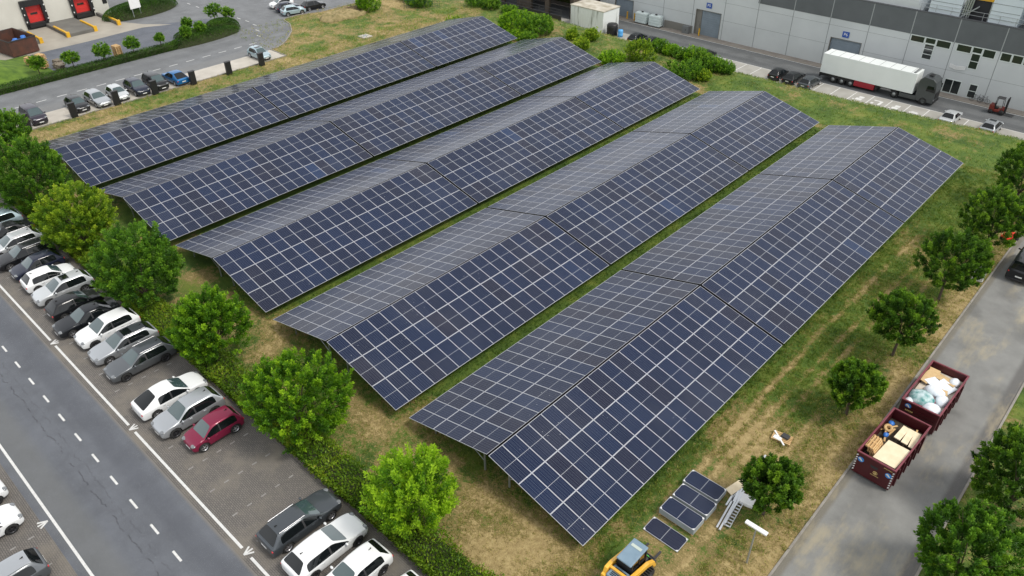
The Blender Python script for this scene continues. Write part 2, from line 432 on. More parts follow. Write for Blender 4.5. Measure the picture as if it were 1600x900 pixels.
# factory lane, 4.8 m lower
M_flane = asphalt('factory_lane_asphalt', srgb(90,92,93), axis_='y', bands=((91.2,1.0,srgb(76,78,80),.6),(94.2,.8,srgb(80,82,83),.5)))
sheet('factory_lane', rect(-120, 80, 89.7, 95.6), LANE_Z+.004, M_flane)
M_fbay = mat('bay_concrete', srgb(166,164,157), .85, c2=srgb(146,143,136), scale=.6, amt=.6, bump=.1)
sheet('factory_bays', rect(-120, 80, 83.6, 89.7), LANE_Z+.004, M_fbay)
M_pave = mat('factory_pavement', srgb(150,142,132), .85, c2=srgb(128,120,112), scale=1, amt=.6)
mk = MB(); mk.b(-120, 80, 95.6, 97.6, LANE_Z-.2, LANE_Z+.1); tag(mk.build('pavement', M_pave), kind='structure')
mk = MB(); z = LANE_Z+.009
mk.sheet(rect(-66, 80, 95.42, 95.56), z)
mk.sheet(rect(-45, 12, 89.55, 89.67), z)
for k in range(-14, 8):
    x = -16.3 + 2.5*k
    mk.sheet(rect(x-.06, x+.06, 84.4, 89.55), z)
# worn white symbols in four bays (fuel-pump like outlines and blocks)
for i, x in enumerate((-12.6,-10.1,-7.6,-5.1)):
    if i in (0, 2):
        mk.sheet(rect(x-.42, x+.42, 86.7, 87.5), z); mk.sheet(rect(x-.25, x+.45, 87.6, 88.3), z)
        mk.sheet(rect(x-.75, x-.55, 86.6, 86.9), z)
    elif i == 1:
        mk.sheet(rect(x-.7, x+.55, 88.0, 88.3), z); mk.sheet(rect(x+.2, x+.55, 86.7, 88.0), z); mk.sheet(rect(x-.75, x-.4, 86.7, 87.2), z)
    else:
        mk.sheet(rect(x-.6, x+.6, 86.9, 87.3), z); mk.sheet(rect(x-.4, x+.4, 87.35, 87.6), z)
tag(mk.build('bay_markings', mat('bay_paint', (.72,.72,.70), .7, c2=(.5,.5,.48), scale=3, amt=.8)), kind='structure')
# ---------------------------------------------------------------- factory
FW = 97.2
M_fpan = mat('wall_panel', srgb(198,202,202), .75, c2=srgb(182,186,187), scale=.25, amt=.6, detail=6, bump=.05)
M_fband = mat('dark_band', srgb(96,100,102), .75, c2=srgb(84,88,90), scale=.5, amt=.6, detail=6)
M_seam = mat('panel_seam', srgb(120,124,124), .8)
M_seaml = mat('band_seam', srgb(150,154,154), .8)
M_door = mat('roller_door', srgb(128,140,150), .6, c2=srgb(116,128,138), scale=1)
M_frame_w = mat('window_frame', srgb(205,212,208), .5)
M_rec = mat('reveal_grey', srgb(120,118,112), .8)
FB = thing('factory_building', 'long grey factory with dark upper band, doors and rooftop plant', 'factory', (0, FW, LANE_Z))
def wx(z): return z - LANE_Z
# openings: x0,x1,z0,z1
OPEN = [(-62.6,-58.6,-4.7,-1.6),(-45.7,-41.0,-4.7,-.6),(-22.2,-17.5,-4.7,-.5)]
m = MB()
xs_ = sorted({-66.0, 60.0} | {o[0] for o in OPEN} | {o[1] for o in OPEN})
for a, b_ in zip(xs_, xs_[1:]):
    op = next((o for o in OPEN if o[0] <= a and o[1] >= b_), None)
    if op: m.b(a, b_, 0, .35, wx(op[3]), wx(2.3))
    else: m.b(a, b_, 0, .35, 0, wx(2.3))
m.b(-66, 60, .36, 30, -.2, wx(2.2)); 
m.build('wall', M_fpan, FB)
m = MB(); m.b(-34.8, 60, -.05, .4, wx(2.302), wx(5.4)); m.build('band', M_fband, FB)
m = MB(); m.b(-66, -34.8, .0, .4, wx(2.302), wx(5.4)); m.build('upper_wall', M_fpan, FB)
m = MB(); m.b(-66, 60, .42, 40, wx(5.0), wx(5.2)); m.b(-66,60,-.07,.42,wx(5.402),wx(5.52)); m.build('roof', mat('roof_felt', srgb(80,82,84), .9), FB)
m = MB()
for k in range(-6, 11):
    x = -17.0 + 5.87*k
    if not any(o[0]-.1 < x < o[1]+.1 for o in OPEN): m.b(x-.035, x+.035, -.012, .02, 0, wx(2.3))
    else: m.b(x-.035, x+.035, -.012, .02, wx(0), wx(2.3))
for z in (-1.2, .9):
    pass
for a, b_ in ((-58.4,-45.9),(-40.8,-22.4),(-17.3,60)): m.b(a, b_, -.008, .02, wx(-1.55), wx(-1.52))
m.b(-40.8, -11.3, -.008, .02, wx(1.3), wx(1.33))
m.build('seam', M_seam, FB)
m = MB()
for k in range(-3, 11): m.b(-17.0+5.87*k-.06, -17.0+5.87*k+.06, -.065, -.04, wx(2.303), wx(5.39))
m.build('band_seam', M_seaml, FB)
for i, o in enumerate(OPEN):
    d = MB(); x0 = o[0] + (1.05 if i == 1 else .05)
    z = o[2]
    while z < o[3]-.05: d.b(x0, o[1]-.05, .27, .31, wx(z)+.012, wx(min(z+.36, o[3]))); z += .36
    D = d.build('roller_door', M_door, FB)
    r_ = MB(); r_.b(o[0]-.06, o[0]+.02, -.03, .34, .1, wx(o[3])); r_.b(o[1]-.02, o[1]+.06, -.03, .34, .1, wx(o[3])); r_.b(o[0]-.06, o[1]+.06, -.03, .34, wx(o[3]), wx(o[3])+.08)
    if i == 1: r_.b(o[0]+.02, o[0]+1.0, .2, .33, .1, wx(o[3])-.02); r_.b(o[0]+.25, o[0]+.8, .14, .2, .3, wx(-2.6))
    r_.build('door_frame', M_rec, FB)
def window(x0, x1, z0, z1, nv=1, nh=1, sub='window'):
    f = MB(); t = .09
    f.b(x0, x1, -.05, .02, wx(z0), wx(z0)+t); f.b(x0, x1, -.05, .02, wx(z1)-t, wx(z1)); f.b(x0, x0+t, -.05, .02, wx(z0)+t, wx(z1)-t); f.b(x1-t, x1, -.05, .02, wx(z0)+t, wx(z1)-t)
    for k in range(1, nv): x = x0+(x1-x0)*k/nv; f.b(x-.04, x+.04, -.048, .018, wx(z0)+t, wx(z1)-t)
    for k in range(1, nh): z = z0+(z1-z0)*k/nh; f.b(x0+t, x1-t, -.046, .016, wx(z)-.04, wx(z)+.04)
    o = f.build(sub, M_frame_w, FB)
    MB().b(x0+t*.5, x1-t*.5, -.02, -.004, wx(z0)+.04, wx(z1)-.04).build('pane', M_winglass, o)
window(-11.0,-9.05,1.3,2.25); window(-9.0,-7.55,1.4,2.25); window(-7.5,-5.55,1.2,2.25); window(-8.9,-7.55,-.75,1.4,1,3)
window(-4.8,-2.85,1.2,2.25); window(-2.8,-1.5,1.4,2.25); window(-1.45,.15,1.1,2.25); window(-2.7,-1.5,-.75,1.4,1,2)
window(.75,2.1,1.1,2.25); window(2.15,3.5,1.1,2.25); window(3.55,4.9,1.1,2.25); window(4.95,6.4,1.1,2.25)
window(-4.95,-2.7,-4.6,-2.65,2,1,'glazed_door'); window(-1.65,-.55,-4.6,-2.65,1,2,'glazed_door')
m = MB(); m.b(-51.6,-46.1, -.25, -.005, 0, wx(-3.5)); m.build('plinth', M_rec, FB)
def text(name, s, size, m_, parent, loc, rot, ext=.004, align='CENTER'):
    cu = bpy.data.curves.new(name, 'FONT'); cu.body = s; cu.size = size; cu.align_x = align; cu.align_y = 'CENTER'; cu.extrude = ext
    t = bpy.data.objects.new('tmp_text', cu); COL.objects.link(t)
    dg = bpy.context.evaluated_depsgraph_get(); me = bpy.data.meshes.new_from_object(t.evaluated_get(dg)); bpy.data.objects.remove(t)
    me.materials.clear(); me.materials.append(m_); me.name = name
    o = obj(name, me, parent, loc); o.rotation_euler = rot; return o
M_sblue = mat('sign_blue', srgb(40,80,160), .5)
for x, s, z in ((-43.4, 'P5', .35), (-20.05, 'P6', .3)):
    sg = thing('door_sign', 'blue square sign reading %s above a roller door' % s, 'sign', (x, FW-.06, z-.4), 0, 'blue door signs on the factory')
    MB().b(-.5,.5,-.03,.02,0,.85).build('panel', M_sblue, sg)
    text('lettering', s, .62, M_white, sg, (0,-.04,.43), (R(90),0,0))
# rooftop plant
M_rw = mat('plant_panel', srgb(205,214,218), .55, c2=srgb(190,200,206), scale=.5)
for lab, x0, x1, z1 in (('white ribbed rooftop plant housing behind the roof railing, above the first strip windows', -9.9, -5.9, 9.6), ('white rooftop plant housing right of the yellow beam', -2.3, 1.25, 10.2), ('rooftop plant housing cut off by the right photo edge', 2.4, 8, 10.2)):
    t = thing('plant_housing', lab, 'roof plant', ((x0+x1)/2, FW+.55, 5.2), 0, 'rooftop plant housings')
    hw = (x1-x0)/2; MB().b(-hw, hw, 0, 4.5, 0, z1-5.2).build('casing', M_rw, t)
    rb = MB(); z = .8
    while z < z1-5.4: rb.b(-hw+.02, hw-.02, -.03, .01, z, z+.05); z += .95
    rb.build('joint', M_seam, t)
t = thing('roof_hood', 'white sloping hood on the factory roof at the top edge', 'roof plant', (-14, FW+.45, 5.2))
m = MB(); m.add([(-9.8,0,0),(3.3,0,0),(3.3,6,0),(-9.8,6,0),(-9.8,0,1.9),(2.3,0,1.9),(3.2,6,4),(-9.8,6,4)], ((3,2,1,0),(4,5,6,7),(0,1,5,4),(1,2,6,5),(2,3,7,6),(3,0,4,7))); m.build('casing', M_fpan, t)
t = thing('pipe_duct', 'curved silver ducting beside the white rooftop housing', 'duct', (-5.3, FW+.9, 5.2))
m = MB()
for k in range(4): m.tube((-.35+.26*k, 0, 0), (-.15+.28*k, 0, 5), .11, 8)
m.build('pipes', mat('duct_metal', (.5,.52,.53), .3, .8), t)
t = thing('lifting_beam', 'yellow beam above dark machinery on the factory roof', 'beam', (-3.9, FW+1.2, 7.9))
m = MB(); m.b(-1.5,1.5,-.15,.15,0,.42); m.build('beam', M_yellow, t); m = MB(); m.b(-1.45,1.45,.2,4,-2.7,-.1); m.build('machinery', mat('dark_machinery', (.02,.02,.024), .7), t)
m = MB()
for q in (-1.4,1.4): m.b(q-.06,q+.06,-.06,.06,-2.7,0)
m.build('post', M_steel, t)
t = thing('roof_ladder', 'grey inclined stair on the factory roof edge', 'stair', (-5.9, FW+.42, 5.3))
m = MB()
for q in (0,.6): m.box((1.0+0*q, .25+q, .9), (2.6,.05,.14), ry=-.72)
for k in range(8): m.box((.12+k*.25, .55, .14+k*.22), (.2,.6,.03))
m.build('flight', M_steel, t)
t = thing('roof_railing', 'thin metal railing along the factory roof edge', 'railing', (0, FW+.3, 5.5))
m = MB()
for z in (.55, 1.05): m.tube((-10.9,0,z), (20,0,z), .028, 6)
for k in range(16): m.tube((-10.9+2*k,0,0), (-10.9+2*k,0,1.05), .03, 6)
m.build('rails', M_steel, t)
t = thing('wall_bracket', 'white folded metal canopy frame fixed to the factory wall', 'canopy', (-3.9, FW, -1.0))
m = MB()
for a, b_ in (((-1.0,.0),(-.1,-.5)),((-.1,-.5),(1.0,-.02))):
    for dz in (0,.14,.28,.42):
        m.tube((a[0], a[1]-.08, dz), (b_[0], b_[1]-.08, dz), .055, 6)
    m.tube((a[0],a[1]-.08,0),(a[0],a[1]-.08,.45),.03,6); m.tube((b_[0],b_[1]-.08,0),(b_[0],b_[1]-.08,.45),.03,6)
m.build('frame', M_white, t)
# yellow bollards
for lab, x in (('yellow bollard beside the leftmost roller door', -59.4), ('yellow bollard left of the white stacked tanks', -57.8), ('yellow bollard at the roller door under the P5 sign', -44.4)):
    t = thing('bollard', lab, 'bollard', (x, 96.7, LANE_Z+.1), 0, 'yellow bollards at the factory wall'); MB().tube((0,0,-.1),(0,0,1.25),.13,12).build('post', M_yellow, t)
for lab, x in (('white ribbed tank beside the yellow bollard at the factory wall', -55.9), ('white ribbed tank, right of its twin at the factory wall', -53.0)):
    t = thing('storage_tank', lab, 'tank', (x, 96.3, LANE_Z+.1), 0, 'white ribbed tanks at the factory wall')
    m = MB()
    for k in range(4): m.b(-1.15, 1.15, -.55, .55, .12+k*.44, .50+k*.44)
    m.b(-1.05,1.05,-.48,.48,.1,1.9); m.build('body', mat('white_tank', srgb(205,216,214), .5), t, bev=.05)
    MB().b(-1.2,1.2,-.6,.6,-.1,.1).build('base', M_dark, t); MB().tube((0,0,1.85),(0,0,2.05),.2,10).build('cap', M_dark, t)
t = thing('switch_cabinet', 'small grey cabinet on the pavement before the P5 door', 'cabinet', (-46.9, 96.6, LANE_Z+.1)); MB().b(-.6,.6,-.4,.4,-.1,1.2).build('body', mat('cabinet_grey', srgb(110,112,112), .6), t, bev=.03); MB().b(.05,.15,-.43,-.405,.5,.7).build('handle', M_black, t)
# white site cabin, black tank, blue barrel
M_cabin = NT('weathered_cabin', .6)
c = M_cabin.mix(M_cabin.math('MULTIPLY', M_cabin.step(M_cabin.noise(1.0, 5, vec=M_cabin.map((1.4,1.4,.16)), rough=.65), .52, .72), .75), srgb(222,226,224), srgb(120,122,112))
M_cabin.color(c)
t = thing('site_cabin', 'weathered white steel cabin behind the bank at the factory lane', 'cabin', (-61.2, 87.0, LANE_Z))
m = MB(); m.b(-3.6,3.6,0,4.6,0,3.55); m.build('shell', M_cabin.m, t, bev=.04)
m = MB(); m.b(-3.68,3.68,-.08,4.68,3.56,3.7); m.build('roof', mat('dirty_white_roof', srgb(206,202,190), .8, c2=srgb(150,140,120), scale=.9, amt=.5, detail=7), t)
m = MB()
for x in np.arange(-3.3,3.4,.55): m.b(x-.03,x+.03,-.025,-.002,.1,3.4)
m.build('rib', M_cabin.m, t)
t = thing('water_tank', 'black plastic tank at the corner of the white cabin', 'tank', (-56.0, 87.6, LANE_Z)); m = MB(); m.lathe((0,0,0), [(0,0),(.95,0),(.95,1.7),(.8,1.9),(0,1.95)], 'Z', 20); m.build('body', M_black, t)
t = thing('barrel', 'blue barrel beside the black tank below the bank', 'barrel', (-54.3, 87.7, LANE_Z)); m = MB(); m.lathe((0,0,0), [(0,0),(.42,0),(.45,.4),(.42,.45),(.45,.9),(.4,1.15),(0,1.17)], 'Z', 16); m.build('body', mat('light_blue_plastic', srgb(90,165,225), .4), t)
# dark shed left of the cabin
t = thing('open_shed', 'dark open-fronted brown shed behind the bank, left of the white cabin', 'shed', (-82, 90, LANE_Z))
m = MB()
for x0, x1 in ((-22,-20),(-12.2,-10.9),(-2.6,-1.8),(1.5,5.2),(8.6,9.6),(14.6,15.4)): m.b(x0, x1, 0, .5, 0, 6)
m.b(-22,15.4,0,.4,4.6,6.2); m.b(-22,15.4,11.5,12,0,6); m.b(14.9,15.4,.5,11.5,0,6); m.b(-22,-21.5,.5,11.5,0,6)
m.build('wall', mat('brown_wall', srgb(92,82,70), .9, c2=srgb(60,54,48), scale=.6, amt=.6), t)
m = MB(); m.b(-23,16,-1.2,13,6.2,6.5); m.build('roof', mat('slate_roof', srgb(90,98,106), .7), t)
t = thing('railing', 'dark metal railing on the wall below the open shed', 'railing', (-76, 84.6, LANE_Z)); m = MB()
for z in (2.6,3.1): m.tube((-14,0,z),(11,0,z),.04,6)
for k in range(11): m.tube((-14+2.5*k,0,0),(-14+2.5*k,0,3.1),.04,6)
m.b(-14,11,-.1,.1,0,2.1); m.build('rails', M_dark, t)
# bicycles
M_bk = mat('bike_frame', (.06,.06,.065), .4)
def bicycle(lab, x, y, rz):
    t = thing('bicycle', lab, 'bicycle', (x, y, LANE_Z+.1), rz, 'bicycles at the factory wall')
    for dx in (-.52,.52):
        m = MB(); 
        for k in range(16):
            a, b_ = 2*math.pi*k/16, 2*math.pi*(k+1)/16
            m.tube((dx+.33*math.cos(a),0,.34+.33*math.sin(a)),(dx+.33*math.cos(b_),0,.34+.33*math.sin(b_)),.02,5,cap=False)
        for k in range(6): a = math.pi*k/6; m.tube((dx+.32*math.cos(a),0,.34+.32*math.sin(a)),(dx-.32*math.cos(a),0,.34-.32*math.sin(a)),.006,4)
        m.build('wheel', M_rubber, t)
    m = MB(); P_ = dict(r=(-.52,.34), b=(-.05,.32), s=(-.18,.80), h=(.36,.82), f=(.52,.34))
    for a, b_ in (('r','b'),('r','s'),('b','s'),('b','h'),('s','h'),('h','f')): m.tube((P_[a][0],0,P_[a][1]),(P_[b_][0],0,P_[b_][1]),.022,6)
    m.build('frame', M_bk, t)
    m = MB(); m.tube((.36,0,.82),(.33,0,1.0),.02,6); m.tube((.33,-.28,1.02),(.33,.28,1.02),.02,6); m.build('handlebar', M_bk, t)
    m = MB(); m.tube((-.18,0,.8),(-.21,0,.92),.018,6); m.ell((-.22,0,.95),(.14,.08,.04)); m.build('saddle', M_black, t)
bicycle('bicycle leaning by the single glazed door of the factory', -.2, 96.6, .1)
bicycle('second bicycle, nearer the orange forklift', .75, 96.65, -.1)
# forklift
t = thing('forklift', 'orange forklift with black mast and overhead guard on the factory lane', 'forklift', (3.2, 94.4, LANE_Z), 0)
M_or = mat('forklift_orange', srgb(112,40,30), .5)
m = MB(); m.b(-1.05,-.45,-.5,.5,.35,1.15); m.b(-.45,.7,-.5,.5,.3,.62); m.b(.35,.72,-.48,.48,.62,.95); m.build('body', M_or, t, bev=.06)
m = MB()
for x in (-.55,.5):
    for y in (-.45,.45): m.tube((x,y,.62),(x*.72,y,2.15),.04,6)
m.b(-.5,.42,-.5,.5,2.12,2.18); m.build('overhead_guard', M_dark, t)
m = MB(); m.b(.78,.92,-.42,-.28,.1,2.35); m.b(.78,.92,.28,.42,.1,2.35)
for z in (.4,1.3,2.25): m.b(.8,.9,-.28,.28,z,z+.08)
m.build('mast', M_black, t)
for y in (-.3,.3): MB().b(.95,2.0,y-.06,y+.06,.08,.13).build('fork', M_dark, t)
m = MB(); m.b(-.45,.0,-.25,.25,.62,.85); m.b(-.5,-.38,-.25,.25,.85,1.35); m.build('seat', M_black, t, bev=.03)
for x, r_ in ((-.75,.27),(.55,.33)):
    for y in (-.52,.52):
        m = MB(); m.lathe((x,y,r_), [(0,-.1),(r_,-.1),(r_,.1),(0,.1)], 'Y', 18); m.build('wheel', M_rubber, t)
# articulated truck
t = thing('articulated_truck', 'white box trailer truck with dark grey cab and red side box on the factory lane', 'truck', (-20.2, 91.9, LANE_Z), 0)
M_tr = mat('trailer_white', srgb(226,230,228), .45, c2=srgb(214,219,217), scale=.4)
m = MB(); m.b(0,13.3,-1.28,1.28,1.15,3.98); m.build('trailer_box', M_tr, t, bev=.05)
m = MB()
for k in range(9): m.b(.8+k*1.45,.84+k*1.45,-1.27,1.27,3.985,3.995)
m.b(12.7,13.0,-1.1,1.1,3.99,4.1); m.build('roof_seam', M_seam, t)
m = MB(); m.b(.1,12.9,-.5,.5,.8,1.14); m.b(.1,4.9,-1.2,-1.0,.75,1.13); m.b(.1,4.9,1.0,1.2,.75,1.13); m.b(-.05,.1,-1.2,1.2,.5,1.13); m.build('chassis', M_black, t)
m = MB(); m.b(5.2,8.1,-1.25,-.75,.35,1.12); m.b(5.2,8.1,.75,1.25,.35,1.12); m.build('pallet_box', mat('dark_red', srgb(150,26,42), .5), t, bev=.02)
m = MB(); m.b(8.2,8.5,-1.1,1.1,.3,1.12); m.build('landing_leg', M_black, t)
M_cab = mat('cab_grey', srgb(66,70,72), .4, .2, coat=.4)
cabp = [(13.75,.9),(13.75,3.3),(14.25,3.82),(15.45,3.68),(15.88,3.35),(16.1,2.0),(16.12,.42),(14.0,.42)]
m = MB(); n = len(cabp)
m.add([(x,-1.22,z) for x, z in cabp]+[(x,1.22,z) for x, z in cabp], [tuple(range(n)), tuple(range(n,2*n))[::-1]]+[(i,i+n,(i+1)%n+n,(i+1)%n) for i in range(n)])
cb = m.build('cab', M_cab, t, bev=.05)
m = MB(); m.add([(15.945,-1.1,3.12),(15.945,1.1,3.12),(16.118,1.14,2.0),(16.118,-1.14,2.0)], [(0,1,2,3)]); m.build('windscreen', M_winglass, t)
for s in (-1,1):
    m = MB(); m.add([(14.85,s*1.235,2.0),(15.9,s*1.235,1.95),(15.78,s*1.235,2.75),(14.95,s*1.235,2.75)], [(0,1,2,3)] if s < 0 else [(3,2,1,0)]); m.build('side_window', M_glass, t)
    m = MB(); m.box((16.0,s*1.42,2.35),(.16,.24,.6)); m.build('mirror', M_black, t, bev=.03)
    m = MB(); m.box((16.13,s*.95,.85),(.06,.35,.16)); m.build('headlight', M_headl, t)
    m = MB(); m.b(11.6,13.9,min(s*.9,s*1.2),max(s*.9,s*1.2),.42,.98); m.build('side_skirt', M_cab, t, bev=.03)
m = MB(); m.b(16.1,16.2,-1.15,1.15,.4,.75); m.b(16.09,16.16,-.8,.8,1.0,1.75); m.build('grille', M_black, t)
m = MB(); m.b(10.2,14.2,-.45,.45,.6,.95); m.build('tractor_chassis', M_black, t)
m = MB(); m.b(14.55,15.1,-.4,.4,3.84,3.9); m.build('roof_hatch', M_black, t)
for x in (2.1,3.4,4.7,10.95,14.85):
    for y in (-1.08,1.08):
        m = MB(); m.lathe((0,0,0), [(.28,-.17),(.5,-.17),(.52,-.12),(.52,.12),(.5,.17),(.28,.17)], 'Y', 24); q = m.build('wheel', M_rubber, t, (x,y,.52))
        m = MB(); m.lathe((0,0,0), [(0,-.1),(.3,-.13),(.31,.13),(0,.1)], 'Y', 16); m.build('rim', M_steel, q)

# ---------------------------------------------------------------- loading dock building
M_dw = mat('dock_wall', srgb(206,204,194), .85, c2=srgb(188,186,176), scale=.4, amt=.6, detail=6)
D = thing('dock_building', 'cream warehouse wall with two red loading dock doors', 'warehouse', (-117, 20, 0))
m = MB(); DO = [(-4.1,-.7),(3.1,6.5)]   # y relative
prev = -30.0
for a, b_ in DO:
    m.b(-.4, 0, prev, a, 0, 8); m.b(-.4, 0, a, b_, 4.4, 8); prev = b_
m.b(-.4,0,prev,9.0,0,8); m.b(-20,-.4,8.6,9.0,0,8); m.b(-20,-.4,-30,8.6,-.1,-.02)
m.build('wall', M_dw, D)
m = MB(); m.b(-20.2,.15,-30,9.2,8,8.25); m.build('roof', M_fband, D)
m = MB(); m.b(-.02,.06,8.2,8.9,1.6,3.4); m.build('side_opening', M_black, D)
for a, b_ in DO:
    f = MB(); f.b(-3,-.41,a,b_,-.3,4.4)
    f = MB(); f.b(.0,.5,a,a+.55,.9,4.4); f.b(.0,.5,b_-.55,b_,.9,4.4); f.b(.0,.52,a+.55,b_-.55,3.5,4.4); f.b(-.3,.02,a,b_,-.1,.95); f.b(.0,.32,a+.4,b_-.4,.25,.92)
    q = f.build('dock_shelter', M_black, D, bev=.03)
    d = MB()
    for k in range(5): d.b(-.25,-.18,a+.5,b_-.5,.95+k*.52,.95+k*.52+.5)
    dd = d.build('red_door', M_red, D); w_ = MB(); w_.b(-.17,-.14,a+1.15,b_-1.2,2.1,2.4); w_.build('door_window', M_winglass, dd)
    l = MB()
    for y in (a+.12, b_-.12):
        for z in (1.3,2.4,3.4): l.ell((.55,y,z),(.08,.09,.13),8,6)
    l.build('marker_lamp', M_white, D)
M_ramp = mat('ramp_concrete', srgb(112,110,104), .9, c2=srgb(92,90,86), scale=.6)
def ramp(lab, y0, y1, x1, yel):
    t = thing('dock_island', lab, 'dock island', (-117, 0, 0), 0, 'raised islands between dock doors')
    m = MB(); m.b(.01, x1, y0, y1, 0, .5); m.build('slab', M_ramp, t, bev=.03)
    for y in yel:
        m = MB(); m.b(3.2, x1+.05, y-.13, y+.13, .5, .72); m.b(x1-.3, x1+.1, y-.25, y+.25, 0, .78); m.build('yellow_guide', M_yellow, t)
ramp('raised grey island with two yellow wheel guides between the red doors', 18.6, 23.0, 8.6, (18.75, 22.9))
ramp('raised grey island with one yellow guide, behind the rusty skip', 10.5, 15.0, 8.4, (14.85,))
ramp('narrow kerb island with a yellow guide beside the shrub bed', 26.6, 27.0, 8.2, (26.8,))
t = thing('white_sign', 'blank white board standing in the dark green shrub bed', 'sign', (-110.2, 30.6, 0), .1)
MB().b(-.04,.04,-.9,.9,1.6,3.6).build('board', M_white, t); m = MB(); m.b(-.04,.04,-.7,-.6,0,1.6); m.b(-.04,.04,.6,.7,0,1.6); m.build('post', M_steel, t)
# rusty skip with blue drums
M_rust = mat('rusty_steel', srgb(96,58,44), .85, c2=srgb(60,44,38), scale=1.2, amt=.5)
t = thing('rusty_skip', 'dark rusty open skip in front of the dock wall', 'skip', (-107.8, 10.9, 0), R(8))
m = MB(); m.b(-3.2,3.2,-1.9,1.9,.15,.22); m.b(-3.2,3.2,-1.9,-1.82,.22,2.3); m.b(-3.2,3.2,1.82,1.9,.22,2.3); m.b(-3.2,-3.12,-1.82,1.82,.22,2.3); m.b(3.12,3.2,-1.82,1.82,.22,2.3); m.build('tub', M_rust, t)
m = MB()
for y in (-1.95,1.9): m.b(-3.25,3.25,y,y+.06,2.2,2.36)
for x in (-3.25,3.18): m.b(x,x+.07,-1.9,1.9,2.2,2.36)
m.build('rim', M_dark, t)
for k, (x, y) in enumerate(((-105.4,11.3),(-106.0,12.0),(-106.9,12.2),(-105.4,10.5),(-106.2,10.9))):
    q = thing('drum', 'blue plastic drum standing in the rusty skip', 'drum', (x, y, .22), 0, 'blue drums in the rusty skip')
    m = MB(); m.lathe((0,0,0), [(0,0),(.34,0),(.36,.9),(.36,1.75),(.3,1.9),(0,1.92)], 'Z', 14); m.build('body', M_blue, q)
# pallets
def pallet_mesh(L=1.2, Wd=.8, n=6):
    m = MB()
    for k in range(n): y = -Wd/2 + (Wd-.1)*k/(n-1); m.b(-L/2, L/2, y, y+.1, .118, .14)
    for x in (-L/2+.05, 0, L/2-.05):
        m.b(x-.05, x+.05, -Wd/2, Wd/2, .096, .116)
        for y in (-Wd/2, -.05, Wd/2-.1): m.b(x-.05, x+.05, y, y+.1, .022, .095)
    for y in (-Wd/2, -.05, Wd/2-.1): m.b(-L/2, L/2, y, y+.1, 0, .02)
    return m.mesh('pallet', [M_wood])
ME_pal = pallet_mesh()
def pallets(n, x, y, z, rz, lab, group, jit=.03):
    for k in range(n):
        o = obj('pallet', ME_pal, None, (x+rnd.uniform(-jit,jit), y+rnd.uniform(-jit,jit), z+k*.144), rz+rnd.uniform(-.03,.03))
        tag(o, lab, 'pallet', group)
pallets(13, -92.9, 19.6, .01, .1, 'yellow wooden pallet in the neat tall stack behind the yard hedge', 'pallets in the tall yellow stack', .02)
M_wood2 = mat('weathered_wood', srgb(150,138,120), .9, c2=srgb(112,104,92), scale=5, rnd_v=.1)
ME_pal2 = ME_pal.copy(); ME_pal2.materials.clear(); ME_pal2.materials.append(M_wood2)
for (x, y, n, z, wm, lab) in ((-98.2,9.7,7,.5,0,'pale pallet in the pile beside the rusty skip'),(-96.7,10.7,6,.2,0,'light pallet in the pile left of the bushy little tree'),(-98.9,11.3,9,.05,0,'pallet in the tallest pile by the rusty skip corner'),(-95.2,12.2,5,.05,1,'weathered grey pallet in the low pile near the lollipop tree'),(-93.9,12.0,6,.05,1,'grey weathered pallet in the pile next to the lollipop tree'),(-96.2,12.5,6,.05,1,'weathered grey pallet in the middle low pile')):
    for k in range(n):
        o = obj('pallet', ME_pal2 if wm else ME_pal, None, (x+rnd.uniform(-.08,.08), y+rnd.uniform(-.08,.08), z+k*.144), rnd.uniform(-.2,.2)+.3)
        tag(o, lab, 'pallet', 'pallets piled beside the rusty skip')
# charging posts
for k, (x, y, lab) in enumerate(((-76.6,1.4,'black charging post nearest the hedge tree, beside the purplish people carrier'),(-76.0,6.5,'black charging post in front of the black hatchback'),(-75.9,11.7,'black charging post beside the small pale hatchback'),(-75.8,16.6,'black charging post in front of the two dark cars'),(-75.3,21.6,'black charging post beside the bright blue fastback'),(-75.1,26.7,'black charging post in the empty part of the bays'),(-74.9,31.6,'black charging post in front of the pale blue hatchback'))):
    t = thing('charging_post', lab, 'charging post', (x, y, 0), 0, 'black charging posts along the pale bays')
    MB().b(-.2,.2,-.38,.38,0,1.75).build('housing', M_black, t, bev=.03); m = MB(); m.b(-.24,.24,-.42,.42,1.752,1.8); m.build('cap', M_dark, t)
